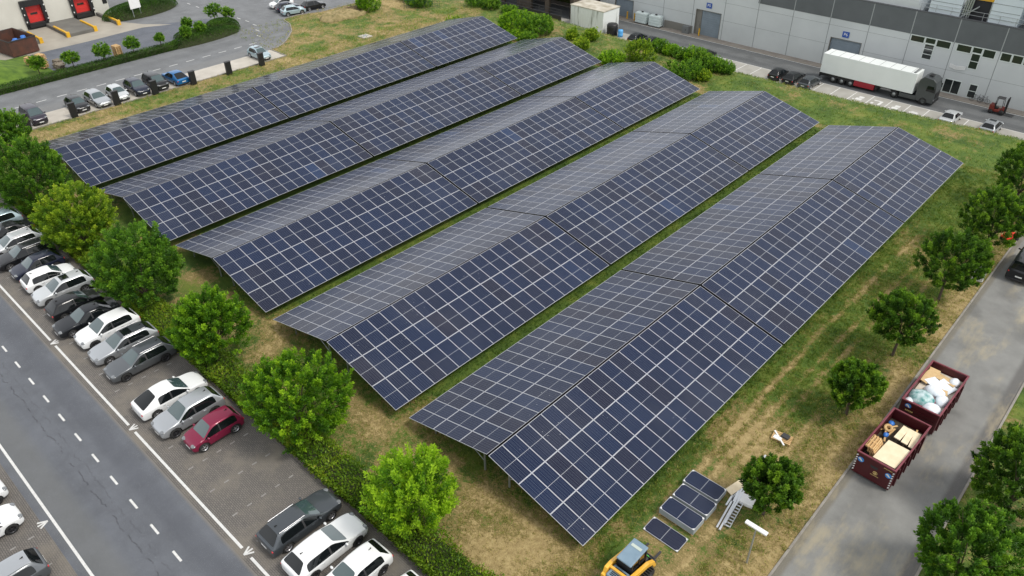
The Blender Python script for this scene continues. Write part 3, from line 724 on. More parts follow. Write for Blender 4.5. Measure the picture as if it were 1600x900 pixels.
# ---------------------------------------------------------------- solar modules
def cell_material(mw, ml):
    s = NT('solar_cells', .16)
    X, Y, Z = s.sep()
    # six cell columns, 24 half-cell rows; thin pale gaps, pale centre gap and margin
    u = s.math('ABSOLUTE', s.math('SUBTRACT', s.math('FRACT', s.math('MULTIPLY_ADD', X, 6/(mw-.06), 3.0)), .5))
    v = s.math('ABSOLUTE', s.math('SUBTRACT', s.math('FRACT', s.math('MULTIPLY_ADD', Y, 24/(ml-.08), 12.0)), .5))
    gu = s.math('GREATER_THAN', u, .470); gv = s.math('GREATER_THAN', v, .474)
    bb = s.math('GREATER_THAN', s.math('ABSOLUTE', s.math('SUBTRACT', s.math('FRACT', s.math('MULTIPLY_ADD', X, 9/(mw-.06), 4.5)), .5)), .36)
    mid = s.math('LESS_THAN', s.math('ABSOLUTE', Y), .011)
    ax = s.math('GREATER_THAN', s.math('ABSOLUTE', X), mw/2-.022)
    ay = s.math('GREATER_THAN', s.math('ABSOLUTE', Y), ml/2-.028)
    oi = s.n.new('ShaderNodeObjectInfo').outputs['Random']
    base = s.ramp(oi, [(0.0,(.003,.0065,.025,1)),(.35,(.0035,.010,.037,1)),(.58,(.004,.013,.046,1)),(.76,(.0055,.0085,.026,1)),(.90,(.0085,.0080,.021,1)),(.988,(.005,.012,.040,1)),(.996,(.011,.028,.08,1))])
    cl = s.noise(1.3, 3)
    base = s.mix(s.math('MULTIPLY', cl, .30), base, (.010,.014,.030,1))
    c = s.mix(s.math('MULTIPLY', bb, .26), base, (.075,.10,.165,1))
    c = s.mix(s.math('MULTIPLY', gv, .30), c, (.16,.18,.22,1))
    c = s.mix(s.math('MULTIPLY', gu, .55), c, (.16,.18,.22,1))
    c = s.mix(s.math('MULTIPLY', mid, .75), c, (.55,.57,.60,1))
    c = s.mix(s.math('MAXIMUM', ax, ay), c, (.52,.53,.57,1))
    # dust film and bird droppings
    gp = s.n.new('ShaderNodeNewGeometry').outputs['Position']
    du = s.noise(.22, 4, vec=gp); c = s.mix(s.math('MULTIPLY', s.step(du, .48, .72), .035), c, (.30,.30,.31,1))
    vo = s.n.new('ShaderNodeTexVoronoi'); vo.inputs['Scale'].default_value = 2.6; s.l.new(gp, vo.inputs['Vector'])
    sp = s.math('LESS_THAN', s.math('ADD', vo.outputs['Distance'], s.math('MULTIPLY', s.noise(14, 2, vec=gp), .06)), .095)
    zone = s.step(s.noise(.28, 2, vec=gp), .57, .66)
    c = s.mix(s.math('MULTIPLY', s.math('MULTIPLY', sp, zone), .7), c, (.55,.58,.58,1))
    s.color(c)
    s.p.inputs['Specular IOR Level'].default_value = .22
    s.k(s.p.inputs['Roughness'], s.math('MULTIPLY_ADD', s.noise(.5, 3, vec=gp), .08, .17))
    return s.m
SLEN = math.hypot(PW-.07, PH*(PW-.07)/PW)
ML = SLEN/3 - .014; MW = PITCH - .014
M_frame = mat('module_frame', (.47,.48,.51), .42, .5)
M_cells = cell_material(MW, ML)
M_cells2 = cell_material(1.13, 2.28)
M_back = mat('module_backsheet', (.35,.36,.37), .7)
def module_mesh(mw, ml, mc, th=.035, fr=.014):
    m = MB()
    x, y = mw/2, ml/2
    m.b(-x, x, -y, -y+fr, -th, 0, 0); m.b(-x, x, y-fr, y, -th, 0, 0)
    m.b(-x, -x+fr, -y+fr, y-fr, -th, 0, 0); m.b(x-fr, x, -y+fr, y-fr, -th, 0, 0)
    a, b_ = x-fr, y-fr
    m.add([(-a,-b_,-.004),(a,-b_,-.004),(a,b_,-.004),(-a,b_,-.004)], [(0,1,2,3)], 1)
    m.add([(-a,-b_,-.02),(a,-b_,-.02),(a,b_,-.02),(-a,b_,-.02)], [(3,2,1,0)], 2)
    return m.mesh('solar_module', [M_frame, mc, M_back])
ME_mod = module_mesh(MW, ML, M_cells)
TILT = math.atan2(PH, PW)
ROWN = ['the row nearest the containers', 'the second row from the containers', 'the middle row', 'the second row from charging bays', 'the row nearest charging bays']
ENDN = ['hedge end', 'centre', 'factory end']
GAP = .22
SEC = [(0.0, 20), (20*PITCH+GAP, 20), (40*PITCH+2*GAP, 14)]
for ri, (X, Y0, dz) in enumerate(ROWS):
    for si, (s0, n) in enumerate(SEC):
        for side in (1, -1):
            T = thing('solar_table', 'solar table at %s of %s, facing the %s' % (ENDN[si], ROWN[ri], 'containers' if side > 0 else 'charging bays'),
                      'solar table', (X, Y0+s0, 0), 0, 'solar tables in five long rows')
            for c_ in range(n):
                for r_ in range(3):
                    d = .07/math.cos(TILT) + (r_+.5)*SLEN/3
                    o = obj('solar_module', ME_mod, T)
                    px = side*d*math.cos(TILT); pz = RZ+dz - d*math.sin(TILT)
                    e = Matrix.Translation((px, (c_+.5)*PITCH, pz)) @ Matrix.Rotation(side*TILT, 4, 'Y') @ Matrix.Rotation(R(90), 4, 'Z') @ Matrix.Translation((0,0,rnd.uniform(-.003,.003)))
                    # module length runs down the slope, width along the row
                    o.matrix_local = Matrix.Translation((px, (c_+.5)*PITCH, pz)) @ Matrix.Rotation(side*(TILT+rnd.uniform(-.001,.001)), 4, 'Y') @ Matrix.Rotation(R(90), 4, 'Z') @ Matrix.Rotation(rnd.uniform(-.001,.001), 4, 'Y')
            # supporting frame: purlins in one part, each visible post and strut its own part
            f = MB(); Ln = n*PITCH
            def sp_(d, off): return (side*d*math.cos(TILT)-side*off*math.sin(TILT)*-1, RZ+dz-d*math.sin(TILT)-off*math.cos(TILT))
            for d in (.55, 1.9, 3.0, 4.3, 5.4, 6.8):
                qx, qz = sp_(d, .075); f.b(qx-.03, qx+.03, .05, Ln-.05, qz-.04, qz+.03)
            gap_mb = MB(); gap_mb.b(min(side*.001,side*.066), max(side*.001,side*.066), 0, Ln, RZ+dz-.075, RZ+dz-.026)  # black strip added along the ridge gap to paint in its deep shade
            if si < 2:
                a, b_ = sp_(.075, .030), sp_(7.38, .030); gap_mb.box(((a[0]+b_[0])/2, Ln+GAP/2, (a[1]+b_[1])/2), (7.30, GAP-.01, .03), ry=side*TILT)  # same added black strip, shade in the gap between sections
            gap_mb.build('gap_shade_strip', M_void, T)
            fr_pos = [0.75 + k*(Ln-1.5)/5 for k in range(6)]
            for yy in fr_pos:
                a = sp_(.3, .15); b_ = sp_(7.1, .15)
                f.box(((a[0]+b_[0])/2, yy, (a[1]+b_[1])/2), (6.8, .08, .1), ry=side*TILT)
            f.build('support_frame', M_steel, T)
            for yy in fr_pos:
                for d in (1.0, 5.6):
                    qx, qz = sp_(d, .2)
                    MB().b(qx-.05, qx+.05, yy-.04, yy+.04, -.3, qz).build('post', M_steel, T)
                a = sp_(2.9, .2); q = sp_(1.0, .2)
                MB().tube((q[0], yy, .75), (a[0], yy, a[1]), .03, 6).build('strut', M_steel, T)
# ---------------------------------------------------------------- plants
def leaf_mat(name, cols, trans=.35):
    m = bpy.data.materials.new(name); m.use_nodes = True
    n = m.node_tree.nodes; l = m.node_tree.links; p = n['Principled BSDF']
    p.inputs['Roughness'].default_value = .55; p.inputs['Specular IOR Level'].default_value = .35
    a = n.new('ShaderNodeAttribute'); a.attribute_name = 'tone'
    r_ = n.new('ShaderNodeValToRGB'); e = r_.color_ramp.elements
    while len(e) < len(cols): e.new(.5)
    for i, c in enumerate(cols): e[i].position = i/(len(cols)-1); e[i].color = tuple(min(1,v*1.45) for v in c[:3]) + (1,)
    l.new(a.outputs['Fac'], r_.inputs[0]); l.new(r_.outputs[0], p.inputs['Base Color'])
    t = n.new('ShaderNodeBsdfTranslucent'); l.new(r_.outputs[0], t.inputs['Color'])
    mx = n.new('ShaderNodeMixShader'); mx.inputs[0].default_value = trans
    l.new(p.outputs[0], mx.inputs[1]); l.new(t.outputs[0], mx.inputs[2]); l.new(mx.outputs[0], n['Material Output'].inputs['Surface'])
    return m
L_lime = leaf_mat('lime_leaves', [srgb(36,70,10), srgb(66,106,16), srgb(104,142,22), srgb(142,174,34)], .45)
L_mid = leaf_mat('green_leaves', [srgb(32,62,14), srgb(58,96,20), srgb(86,124,28), srgb(118,150,38)], .4)
L_dark = leaf_mat('dark_leaves', [srgb(30,56,12), srgb(54,88,20), srgb(82,116,26), srgb(116,146,36)], .42)
L_olive = leaf_mat('olive_leaves', [srgb(44,74,14), srgb(78,110,20), srgb(114,140,28), srgb(148,164,40)], .4)
L_hedge = leaf_mat('hedge_leaves', [srgb(38,62,12), srgb(70,100,18), srgb(108,132,26), srgb(142,130,44)])
L_clip = leaf_mat('clipped_hedge_leaves', [srgb(26,48,12), srgb(44,74,18), srgb(62,92,24), srgb(84,112,32)], .25)
L_grass = leaf_mat('grass_blades', [srgb(52,80,22), srgb(90,116,36), srgb(128,130,60), srgb(166,152,98)], .3)
M_bark = mat('bark', srgb(92,80,66), .9, c2=srgb(64,56,46), scale=8, bump=.4)
def leaves_mesh(name, items, m):
    """items: arrays pos(n,3), dir(n,3) unit, length, width, tone -> diamond leaves"""
    P, D, Lh, Wd, T, rs = items
    n = len(P)
    rv = rs.normal(size=(n,3)); S = np.cross(D, rv); S /= np.linalg.norm(S, axis=1)[:,None]+1e-9
    N_ = np.cross(S, D)
    a = P; b_ = P + D*(Lh*.5)[:,None] + S*(Wd*.5)[:,None] + N_*(Lh*.08)[:,None]; c = P + D*Lh[:,None]; d = P + D*(Lh*.5)[:,None] - S*(Wd*.5)[:,None] + N_*(Lh*.08)[:,None]
    V = np.stack([a,b_,c,d], 1).reshape(-1,3)
    me = bpy.data.meshes.new(name)
    me.vertices.add(n*4); me.vertices.foreach_set('co', V.astype('f').ravel())
    me.loops.add(n*4); me.loops.foreach_set('vertex_index', np.arange(n*4, dtype='i'))
    me.polygons.add(n); me.polygons.foreach_set('loop_start', np.arange(0, n*4, 4, dtype='i')); me.polygons.foreach_set('loop_total', np.full(n, 4, dtype='i'))
    at = me.attributes.new('tone', 'FLOAT', 'POINT'); at.data.foreach_set('value', np.repeat(np.clip(T,0,1), 4).astype('f'))
    me.materials.append(m); me.update(calc_edges=True); return me
def unit(v): return v/(np.linalg.norm(v, axis=1)[:,None]+1e-9)
def crown(name, rx, rz, m, seed, shoots=230, per=105, leaf=.165, shl=.85, up=.95, lump=.26, fill=.32, tone0=.45):
    rs = np.random.RandomState(seed); shoots = int(shoots*1.15)
    d = unit(rs.normal(size=(shoots*3,3))); d = d[d[:,2] > -.82][:shoots]
    k = len(d)
    lob = unit(rs.normal(size=(9,3))); w_ = rs.uniform(-.6,1,9)
    rad = 1 + lump*np.clip((np.maximum(0, d@lob.T)**4*w_).sum(1), -1, 1.2)
    fr = np.where(rs.rand(k) < fill, rs.uniform(.35,.8,k), rs.uniform(.80,1.0,k))*rad
    sc = np.array([rx, rx, rz])
    base = d*fr[:,None]*sc
    sd_ = unit(d*np.array([1,1,.8]) + np.array([0,0,up]) + rs.normal(size=(k,3))*.28)
    sl_ = shl*rs.uniform(.6,1.25,k)
    tn = np.clip(tone0 + rs.normal(size=k)*.20, 0, 1)
    t = rs.uniform(0,1,(k,per)); 
    ax = base[:,None,:] + sd_[:,None,:]*((t-.45)*sl_[:,None])[:,:,None]
    off = rs.normal(size=(k,per,3)); off /= np.linalg.norm(off, axis=2)[:,:,None]+1e-9
    wd = .235*shl*(1.1-.8*t)
    P = (ax + off*wd[:,:,None]*rs.uniform(.2,1,(k,per))[:,:,None]).reshape(-1,3)
    D = unit((sd_[:,None,:]*.7 + off*.9).reshape(-1,3))
    n = len(P)
    Lh = leaf*rs.uniform(.65,1.25,n)
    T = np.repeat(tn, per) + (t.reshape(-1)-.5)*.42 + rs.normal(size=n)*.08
    return leaves_mesh(name, (P, D, Lh, Lh*.46, T, rs), m)
def trunk_mb(h, r, rx, rz, seed, cz):
    rg = random.Random(seed); m = MB()
    p = Vector((0,0,-.15)); q = Vector((rg.uniform(-.08,.08), rg.uniform(-.08,.08), h))
    m.tube(p, q, r, 9, r2=r*.72)
    for k in range(9):
        a = k*2.4 + rg.uniform(-.3,.3); u_ = rg.uniform(.35,.75)
        e = Vector((math.cos(a)*rx*u_, math.sin(a)*rx*u_, cz + rz*rg.uniform(-.2,.65)))
        mid = q.lerp(e, .5) + Vector((0,0,rz*.12))
        m.tube(q - Vector((0,0,rg.uniform(0,h*.25))), mid, r*.42, 6, r2=r*.26); m.tube(mid, e, r*.26, 5, r2=r*.08)
    return m
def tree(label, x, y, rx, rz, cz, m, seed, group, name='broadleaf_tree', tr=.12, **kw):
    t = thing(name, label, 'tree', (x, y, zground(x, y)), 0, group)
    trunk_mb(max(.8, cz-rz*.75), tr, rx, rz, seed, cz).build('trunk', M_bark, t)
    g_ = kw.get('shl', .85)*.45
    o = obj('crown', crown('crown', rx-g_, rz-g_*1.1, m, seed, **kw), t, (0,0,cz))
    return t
gl = 'trees along the parking hedge'
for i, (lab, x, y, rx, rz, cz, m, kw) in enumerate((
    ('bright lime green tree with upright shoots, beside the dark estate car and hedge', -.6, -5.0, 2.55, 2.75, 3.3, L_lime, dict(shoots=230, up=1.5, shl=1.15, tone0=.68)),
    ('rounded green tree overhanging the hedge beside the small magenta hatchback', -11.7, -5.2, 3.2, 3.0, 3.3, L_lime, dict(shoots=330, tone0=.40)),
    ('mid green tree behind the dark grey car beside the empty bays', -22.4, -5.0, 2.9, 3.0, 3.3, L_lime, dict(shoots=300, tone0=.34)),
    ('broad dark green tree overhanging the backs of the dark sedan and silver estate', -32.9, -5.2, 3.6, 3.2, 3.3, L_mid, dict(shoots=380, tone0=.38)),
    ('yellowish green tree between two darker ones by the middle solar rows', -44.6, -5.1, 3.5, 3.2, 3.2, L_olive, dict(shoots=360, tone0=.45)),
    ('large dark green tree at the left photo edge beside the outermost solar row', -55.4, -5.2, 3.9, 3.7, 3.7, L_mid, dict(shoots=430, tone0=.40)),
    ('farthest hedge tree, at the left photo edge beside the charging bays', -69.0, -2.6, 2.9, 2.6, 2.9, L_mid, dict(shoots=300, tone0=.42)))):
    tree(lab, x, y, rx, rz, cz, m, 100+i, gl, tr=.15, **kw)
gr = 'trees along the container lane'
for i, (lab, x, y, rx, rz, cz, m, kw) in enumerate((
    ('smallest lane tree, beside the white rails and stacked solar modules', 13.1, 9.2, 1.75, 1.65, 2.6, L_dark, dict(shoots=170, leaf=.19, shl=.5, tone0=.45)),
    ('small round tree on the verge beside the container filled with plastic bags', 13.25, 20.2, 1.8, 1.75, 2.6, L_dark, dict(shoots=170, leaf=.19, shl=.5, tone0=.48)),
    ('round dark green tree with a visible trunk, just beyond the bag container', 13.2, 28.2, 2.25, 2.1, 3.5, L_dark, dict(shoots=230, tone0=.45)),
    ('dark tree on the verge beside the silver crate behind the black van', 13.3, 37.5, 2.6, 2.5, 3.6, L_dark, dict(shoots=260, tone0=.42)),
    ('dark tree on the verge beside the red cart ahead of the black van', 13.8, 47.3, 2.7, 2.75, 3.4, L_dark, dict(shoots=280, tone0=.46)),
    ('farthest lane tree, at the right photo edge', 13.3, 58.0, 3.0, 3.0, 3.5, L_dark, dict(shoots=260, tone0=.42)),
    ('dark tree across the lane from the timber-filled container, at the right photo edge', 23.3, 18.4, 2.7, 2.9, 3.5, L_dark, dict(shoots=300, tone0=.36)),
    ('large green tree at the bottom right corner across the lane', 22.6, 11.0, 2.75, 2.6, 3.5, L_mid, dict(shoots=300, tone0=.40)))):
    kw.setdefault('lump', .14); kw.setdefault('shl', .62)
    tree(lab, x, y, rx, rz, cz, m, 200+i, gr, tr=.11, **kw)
gs = 'small clipped trees along the yard hedge'
for i, (lab, x, y, r_, cz) in enumerate((
    ('largest lollipop tree on the hedge mound, leaning over the far tip', -97.1, 37.2, 1.35, 2.2),
    ('round lollipop tree at the far tip of the hedge mound', -95.1, 38.5, 1.05, 1.9),
    ('flat crowned little tree at the back of the hedge mound', -95.4, 31.7, .95, 1.7),
    ('loose little tree in the middle of the hedge mound', -91.9, 31.9, .95, 1.8),
    ('pale little tree at the near end of the hedge mound', -91.1, 29.3, .9, 1.9),
    ('thin sparse little tree at the hedge beyond the yellow pallet stack', -91.3, 25.3, .7, 1.8),
    ('round lollipop tree right behind the yellow pallet stack', -91.5, 21.3, 1.05, 1.9),
    ('biggest round lollipop tree before the pallet stack on the straight hedge', -91.2, 17.0, 1.25, 2.0),
    ('round lollipop tree beside the weathered grey pallets', -91.9, 13.0, 1.1, 1.9),
    ('bushy little tree in front of the light pallet piles on the grass', -94.1, 9.3, 1.1, 1.7))):
    tree(lab, x, y, r_*1.0, r_*.85, cz+.15, L_mid, 300+i, gs, 'clipped_tree', tr=.07, shoots=120, per=26, leaf=.2, shl=.35, tone0=.5, up=.2, fill=.45)

def surf_leaves(name, label, cat, area_pts, m, seed, leaf, kind=None, group=None, core=None, cmat=None, loc=(0,0,0), tone0=.45, nm='foliage'):
    """area_pts: list of (pos, normal)"""
    rs = np.random.RandomState(seed)
    P = np.array([p for p, n in area_pts]); N_ = np.array([n for p, n in area_pts])
    D = unit(N_*.7 + rs.normal(size=P.shape)*.6 + np.array([0,0,.25]))
    Lh = leaf*rs.uniform(.6,1.3,len(P))
    cl = np.array([fn(p[0], p[1], .7, seed*.1) for p in P])
    T = tone0 + cl*.35 + rs.normal(size=len(P))*.13
    t = thing(name, label, cat, loc, 0, group)
    obj(nm, leaves_mesh(nm, (P, D, Lh, Lh*.5, T, rs), m), t)
    if core: core.build('stems', cmat or M_stem, t)
    return t
M_stem = mat('dark_green_stems', srgb(40,50,20), .9, c2=srgb(56,60,30), scale=4)  # mottled dark green of the filler inside hedges and shrub beds
# the long hedge behind the parking bays
hp = []; rs_ = random.Random(5)
def hedge_h(x): return .85 + .16*fn(x,0,.4,2) + .1*fn(x,0,1.3,5)
for k in range(52000):
    x = rs_.uniform(-62, 7.5); u_ = rs_.random(); h = hedge_h(x)
    y0, y1 = -6.45 + .12*fn(x,1,.9,4), -4.55 + .35*fn(x,2,.5,8)
    if u_ < .30: hp.append(((x, y0+rs_.uniform(-.12,.1), rs_.uniform(.02, h)), (0,-1,.2)))
    elif u_ < .36: hp.append(((x, y1+rs_.uniform(-.1,.15), rs_.uniform(0, h)), (0,1,.2)))
    else:
        yy = rs_.uniform(y0, y1); e = min(yy-y0, y1-yy); hp.append(((x, yy, h*min(1,.72+e*.6) + rs_.uniform(-.12,.14) + .14*fn(x,yy,1.6,3)), (0,0,1)))
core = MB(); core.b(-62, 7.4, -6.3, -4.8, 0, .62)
surf_leaves('hedge', 'long leafy hedge between the parked cars and the solar field', 'hedge', hp, L_hedge, 11, .17, core=core)
# clipped hedge of the loading yard, with its mound
hp = []; core = MB()
for k in range(16000):
    y = rs_.uniform(-6, 28); u_ = rs_.random(); h = .75
    if u_ < .4: hp.append(((-90.45, y, rs_.uniform(0,h)), (1,0,.2)))
    elif u_ < .9: hp.append(((rs_.uniform(-92.2,-90.45), y, h+rs_.uniform(-.05,.05)), (0,0,1)))
    else: hp.append(((-92.2, y, rs_.uniform(0,h)), (-1,0,.2)))
core.b(-92.1, -90.5, -6, 28, 0, .68)
def mound(cx, cy, rx, ry, h, rot, n):
    for k in range(n):
        a = rs_.uniform(0, 6.283); q = math.sqrt(rs_.random())
        x, y = rx*q*math.cos(a), ry*q*math.sin(a)
        z = h*(1-q**4)**.5
        X = cx + x*math.cos(rot) - y*math.sin(rot); Y = cy + x*math.sin(rot) + y*math.cos(rot)
        hp.append(((X, Y, z), (math.cos(a)*q, math.sin(a)*q, 1)))
    core.ell((0,0,0), (rx*.97, ry*.97, h*.93), 20, 10)
    T_ = Matrix.Translation((cx,cy,0)) @ Matrix.Rotation(rot, 4, 'Z')
    nn = 20*11
    for i in range(len(core.v)-nn, len(core.v)): core.v[i] = tuple(T_ @ Vector(core.v[i]))
mound(-91.4, 32.0, 1.45, 6.2, 1.25, .05, 9000)
mound(-94.0, 36.6, 2.6, 2.6, 1.5, 0, 7000)
mound(-94.6, 32.4, 1.5, 3.4, .9, -.2, 4000)
surf_leaves('clipped_hedge', 'clipped dark green hedge with rounded mound between side road and loading yard', 'hedge', hp, L_clip, 12, .15, core=core, tone0=.42)
hp = []; core = MB()
mound(-113.2, 32.5, 3.4, 6.6, 1.6, .12, 16000)
surf_leaves('clipped_shrubbery', 'rounded dark green shrub bed with a white sign beside the red dock doors', 'shrub bed', hp, L_clip, 13, .16, core=core, tone0=.36)
# grassy bank at the left of the yard
mb = MB(); pts = []
gx = np.linspace(-104.5, -91.9, 26); gy = np.linspace(-20, 11.2, 60)
def bank(x, y):
    a = max(0, min(1, (11.0-y)/9.0)); b_ = max(0, min(1, (-92.0-x)/6)); c_ = max(0, min(1, (x+104.5)/2.5))
    a, b_, c_ = [q*q*(3-2*q) for q in (a, b_, c_)]
    return 2.3*a*b_*c_ + .1*fn(x,y,.5)*a
mb.v = [(x, y, bank(x,y)+.016) for y in gy for x in gx]
for j in range(len(gy)-1):
    for i in range(len(gx)-1):
        q = j*len(gx)+i; mb.f.append([q, q+1, q+len(gx)+1, q+len(gx)]); mb.m.append(0); mb.sm.append(True)
M_lawn = mat('lawn', srgb(54,82,20), .95, c2=srgb(96,122,34), scale=1.1, amt=.5, bump=.5, bscale=8)
tag(mb.build('lawn_bank', M_lawn), kind='structure')

# shrubs on the bank behind the array
def shrub(label, x, y, r_, h, m, seed, tone0=.5, leaf=.2, spiky=.9, group='shrubs on the bank behind the solar rows'):
    z = zground(x, y)
    rs = np.random.RandomState(seed); t = thing('shrub', label, 'shrub', (x,y,z), 0, group)
    me = crown('foliage', r_, h*.55, m, seed, shoots=int(60+55*r_*h), per=26, leaf=leaf, shl=.6, up=spiky*1.9, lump=.55, fill=.3, tone0=tone0)
    obj('foliage', me, t, (0,0,h*.48))
    s = MB(); rg = random.Random(seed)
    for k in range(6):
        a = k*1.05; s.tube((0,0,-.1), (math.cos(a)*r_*.5, math.sin(a)*r_*.5, h*.7), .03, 5, r2=.012)
    s.build('stems', M_bark, t)
for i, (lab, x, y, r_, h, m) in enumerate((
    ('big leafy shrub behind the factory end of the outermost solar row', -59.5, 66.8, 2.6, 2.6, L_lime),
    ('broad green shrub on the bank, right of the biggest shrub', -55.6, 68.3, 2.7, 2.5, L_mid),
    ('round bright shrub touching the corner of the outermost solar row', -59.6, 64.2, 1.2, 1.3, L_lime),
    ('low bright shrub in the gap between the two outer solar rows', -56.8, 63.6, 1.3, 1.0, L_lime),
    ('low green shrub in the gap, right of the bright low one', -54.8, 64.4, 1.0, .9, L_mid),
    ('bright spiky shrub behind the end of the second outer solar row', -39.3, 64.6, 1.8, 1.3, L_lime),
    ('pale grey-green feathery shrub below the parked cars behind the bank', -37.1, 68.2, 1.6, 2.6, L_olive),
    ('olive shrub at the crest in front of the dark parked cars', -37.6, 73.2, 1.2, 1.4, L_mid),
    ('second crest shrub, right of the feathery pale one', -35.4, 73.2, 1.2, 1.3, L_lime),
    ('low crest shrub before the first white bay lines', -33.2, 72.9, 1.2, 1.2, L_mid),
    ('tall crest shrub hiding the rear of a black car', -30.8, 72.6, 1.5, 1.7, L_lime),
    ('dark spruce-like shrub in the middle of the crest shrubs', -29.0, 71.6, 1.2, 1.6, L_dark),
    ('round shrub near the right end of the crest shrubs', -27.2, 71.3, 1.3, 1.6, L_mid),
    ('last shrub at the right end of the crest shrubs', -25.6, 71.6, 1.1, 1.2, L_mid),
    ('spiky green shrub just behind the corner of the middle solar row', -28.8, 66.6, 2.0, 1.8, L_mid),
    ('small spiky shrub right of the corner shrub by the middle row', -26.3, 67.2, 1.0, 1.1, L_olive),
    ('shrub on the crest at the top, left of the dark shed', -73.5, 72.5, 1.4, 1.3, L_mid),
    ('second top shrub beside the dark shed openings', -70.5, 73.0, 1.5, 1.5, L_dark),
    ('third top shrub nearest the dark shed openings', -66.6, 73.0, 1.2, 1.0, L_mid),
    ('pale weed clump below the white cabin', -47.6, 70.6, 1.0, 1.6, L_olive),
    ('sparse weed clump beside the row corner below the white cabin', -46.2, 66.6, 1.1, 1.3, L_olive),
    ('low weed clump left of the white cabin', -50.2, 69.2, .9, 1.2, L_olive),
    ('bush at the top by the green mesh fence', -81.0, 66.0, 2.0, 1.6, L_dark),
    ('dark bush at the top left of the green mesh fence', -84.5, 67.5, 1.8, 1.5, L_dark),
    ('upright pale green young willow behind the rubble mound', -85.0, 57.8, 1.5, 2.6, L_lime),
    ('brown heathery bush at the far end of the outermost row', -68.6, 62.6, 1.3, .9, L_olive))):
    shrub(lab, x, y, r_, h, m, 400+i)

# grass tufts in the open field
rs = np.random.RandomState(3); P=[]; D=[]; Lh=[]; T=[]
def tufts(n, x0, x1, y0, y1, h, blades):
    for k in range(n):
        x = rs.uniform(x0, x1); y = rs.uniform(y0, y1)
        if x > 15.2 and x < 21.1: continue
        if 8.3 < x < 12.3 and -1.2 < y < 11: continue
        dr = dryness(x, y) + .25*fn(x,y,2.2,9)
        if rs.rand() < (dr-.34)*1.7: continue
        z = zground(x, y) - .02
        tn = .10 + dr*1.05 + rs.normal()*.08
        s_ = h*rs.uniform(.5,1.3)
        for q in range(blades):
            P.append((x+rs.normal()*.05, y+rs.normal()*.05, z)); v = rs.normal(size=3)*np.array([.6,.6,.2]) + np.array([0,0,1]); D.append(v/np.linalg.norm(v)); Lh.append(s_*rs.uniform(.7,1.2)); T.append(tn+rs.normal()*.15)
tufts(27000, 6.8, 15.2, -6, 45, .19, 4)
tufts(2600, 21.1, 27, 2, 34, .15, 4)
tufts(9000, -30, 8, -4.4, 3.5, .16, 4)
tufts(5000, -66, 6, 0, 63, .2, 4) if False else None
for X in (-8.2, -23.3, -38.7):
    tufts(3800, X-.9, X+.9, 0, 63, .2, 3)
tufts(11000, -76, 15, 62.5, 78, .26, 3)
tufts(6500, 7, 15.2, 45, 64, .2, 4)
tufts(2500, -2, 9, -4.4, 2, .12, 5)
tufts(4500, -76, -68, -2, 62, .3, 3)
tufts(3500, -92, -70, 36, 72, .3, 3)
me = leaves_mesh('grass', (np.array(P), np.array(D), np.array(Lh), np.array(Lh)*.13+.008, np.array(T), rs), L_grass)
tag(obj('grass', me), 'short patchy grass and straw covering the field around the solar rows', 'grass', kind='stuff')
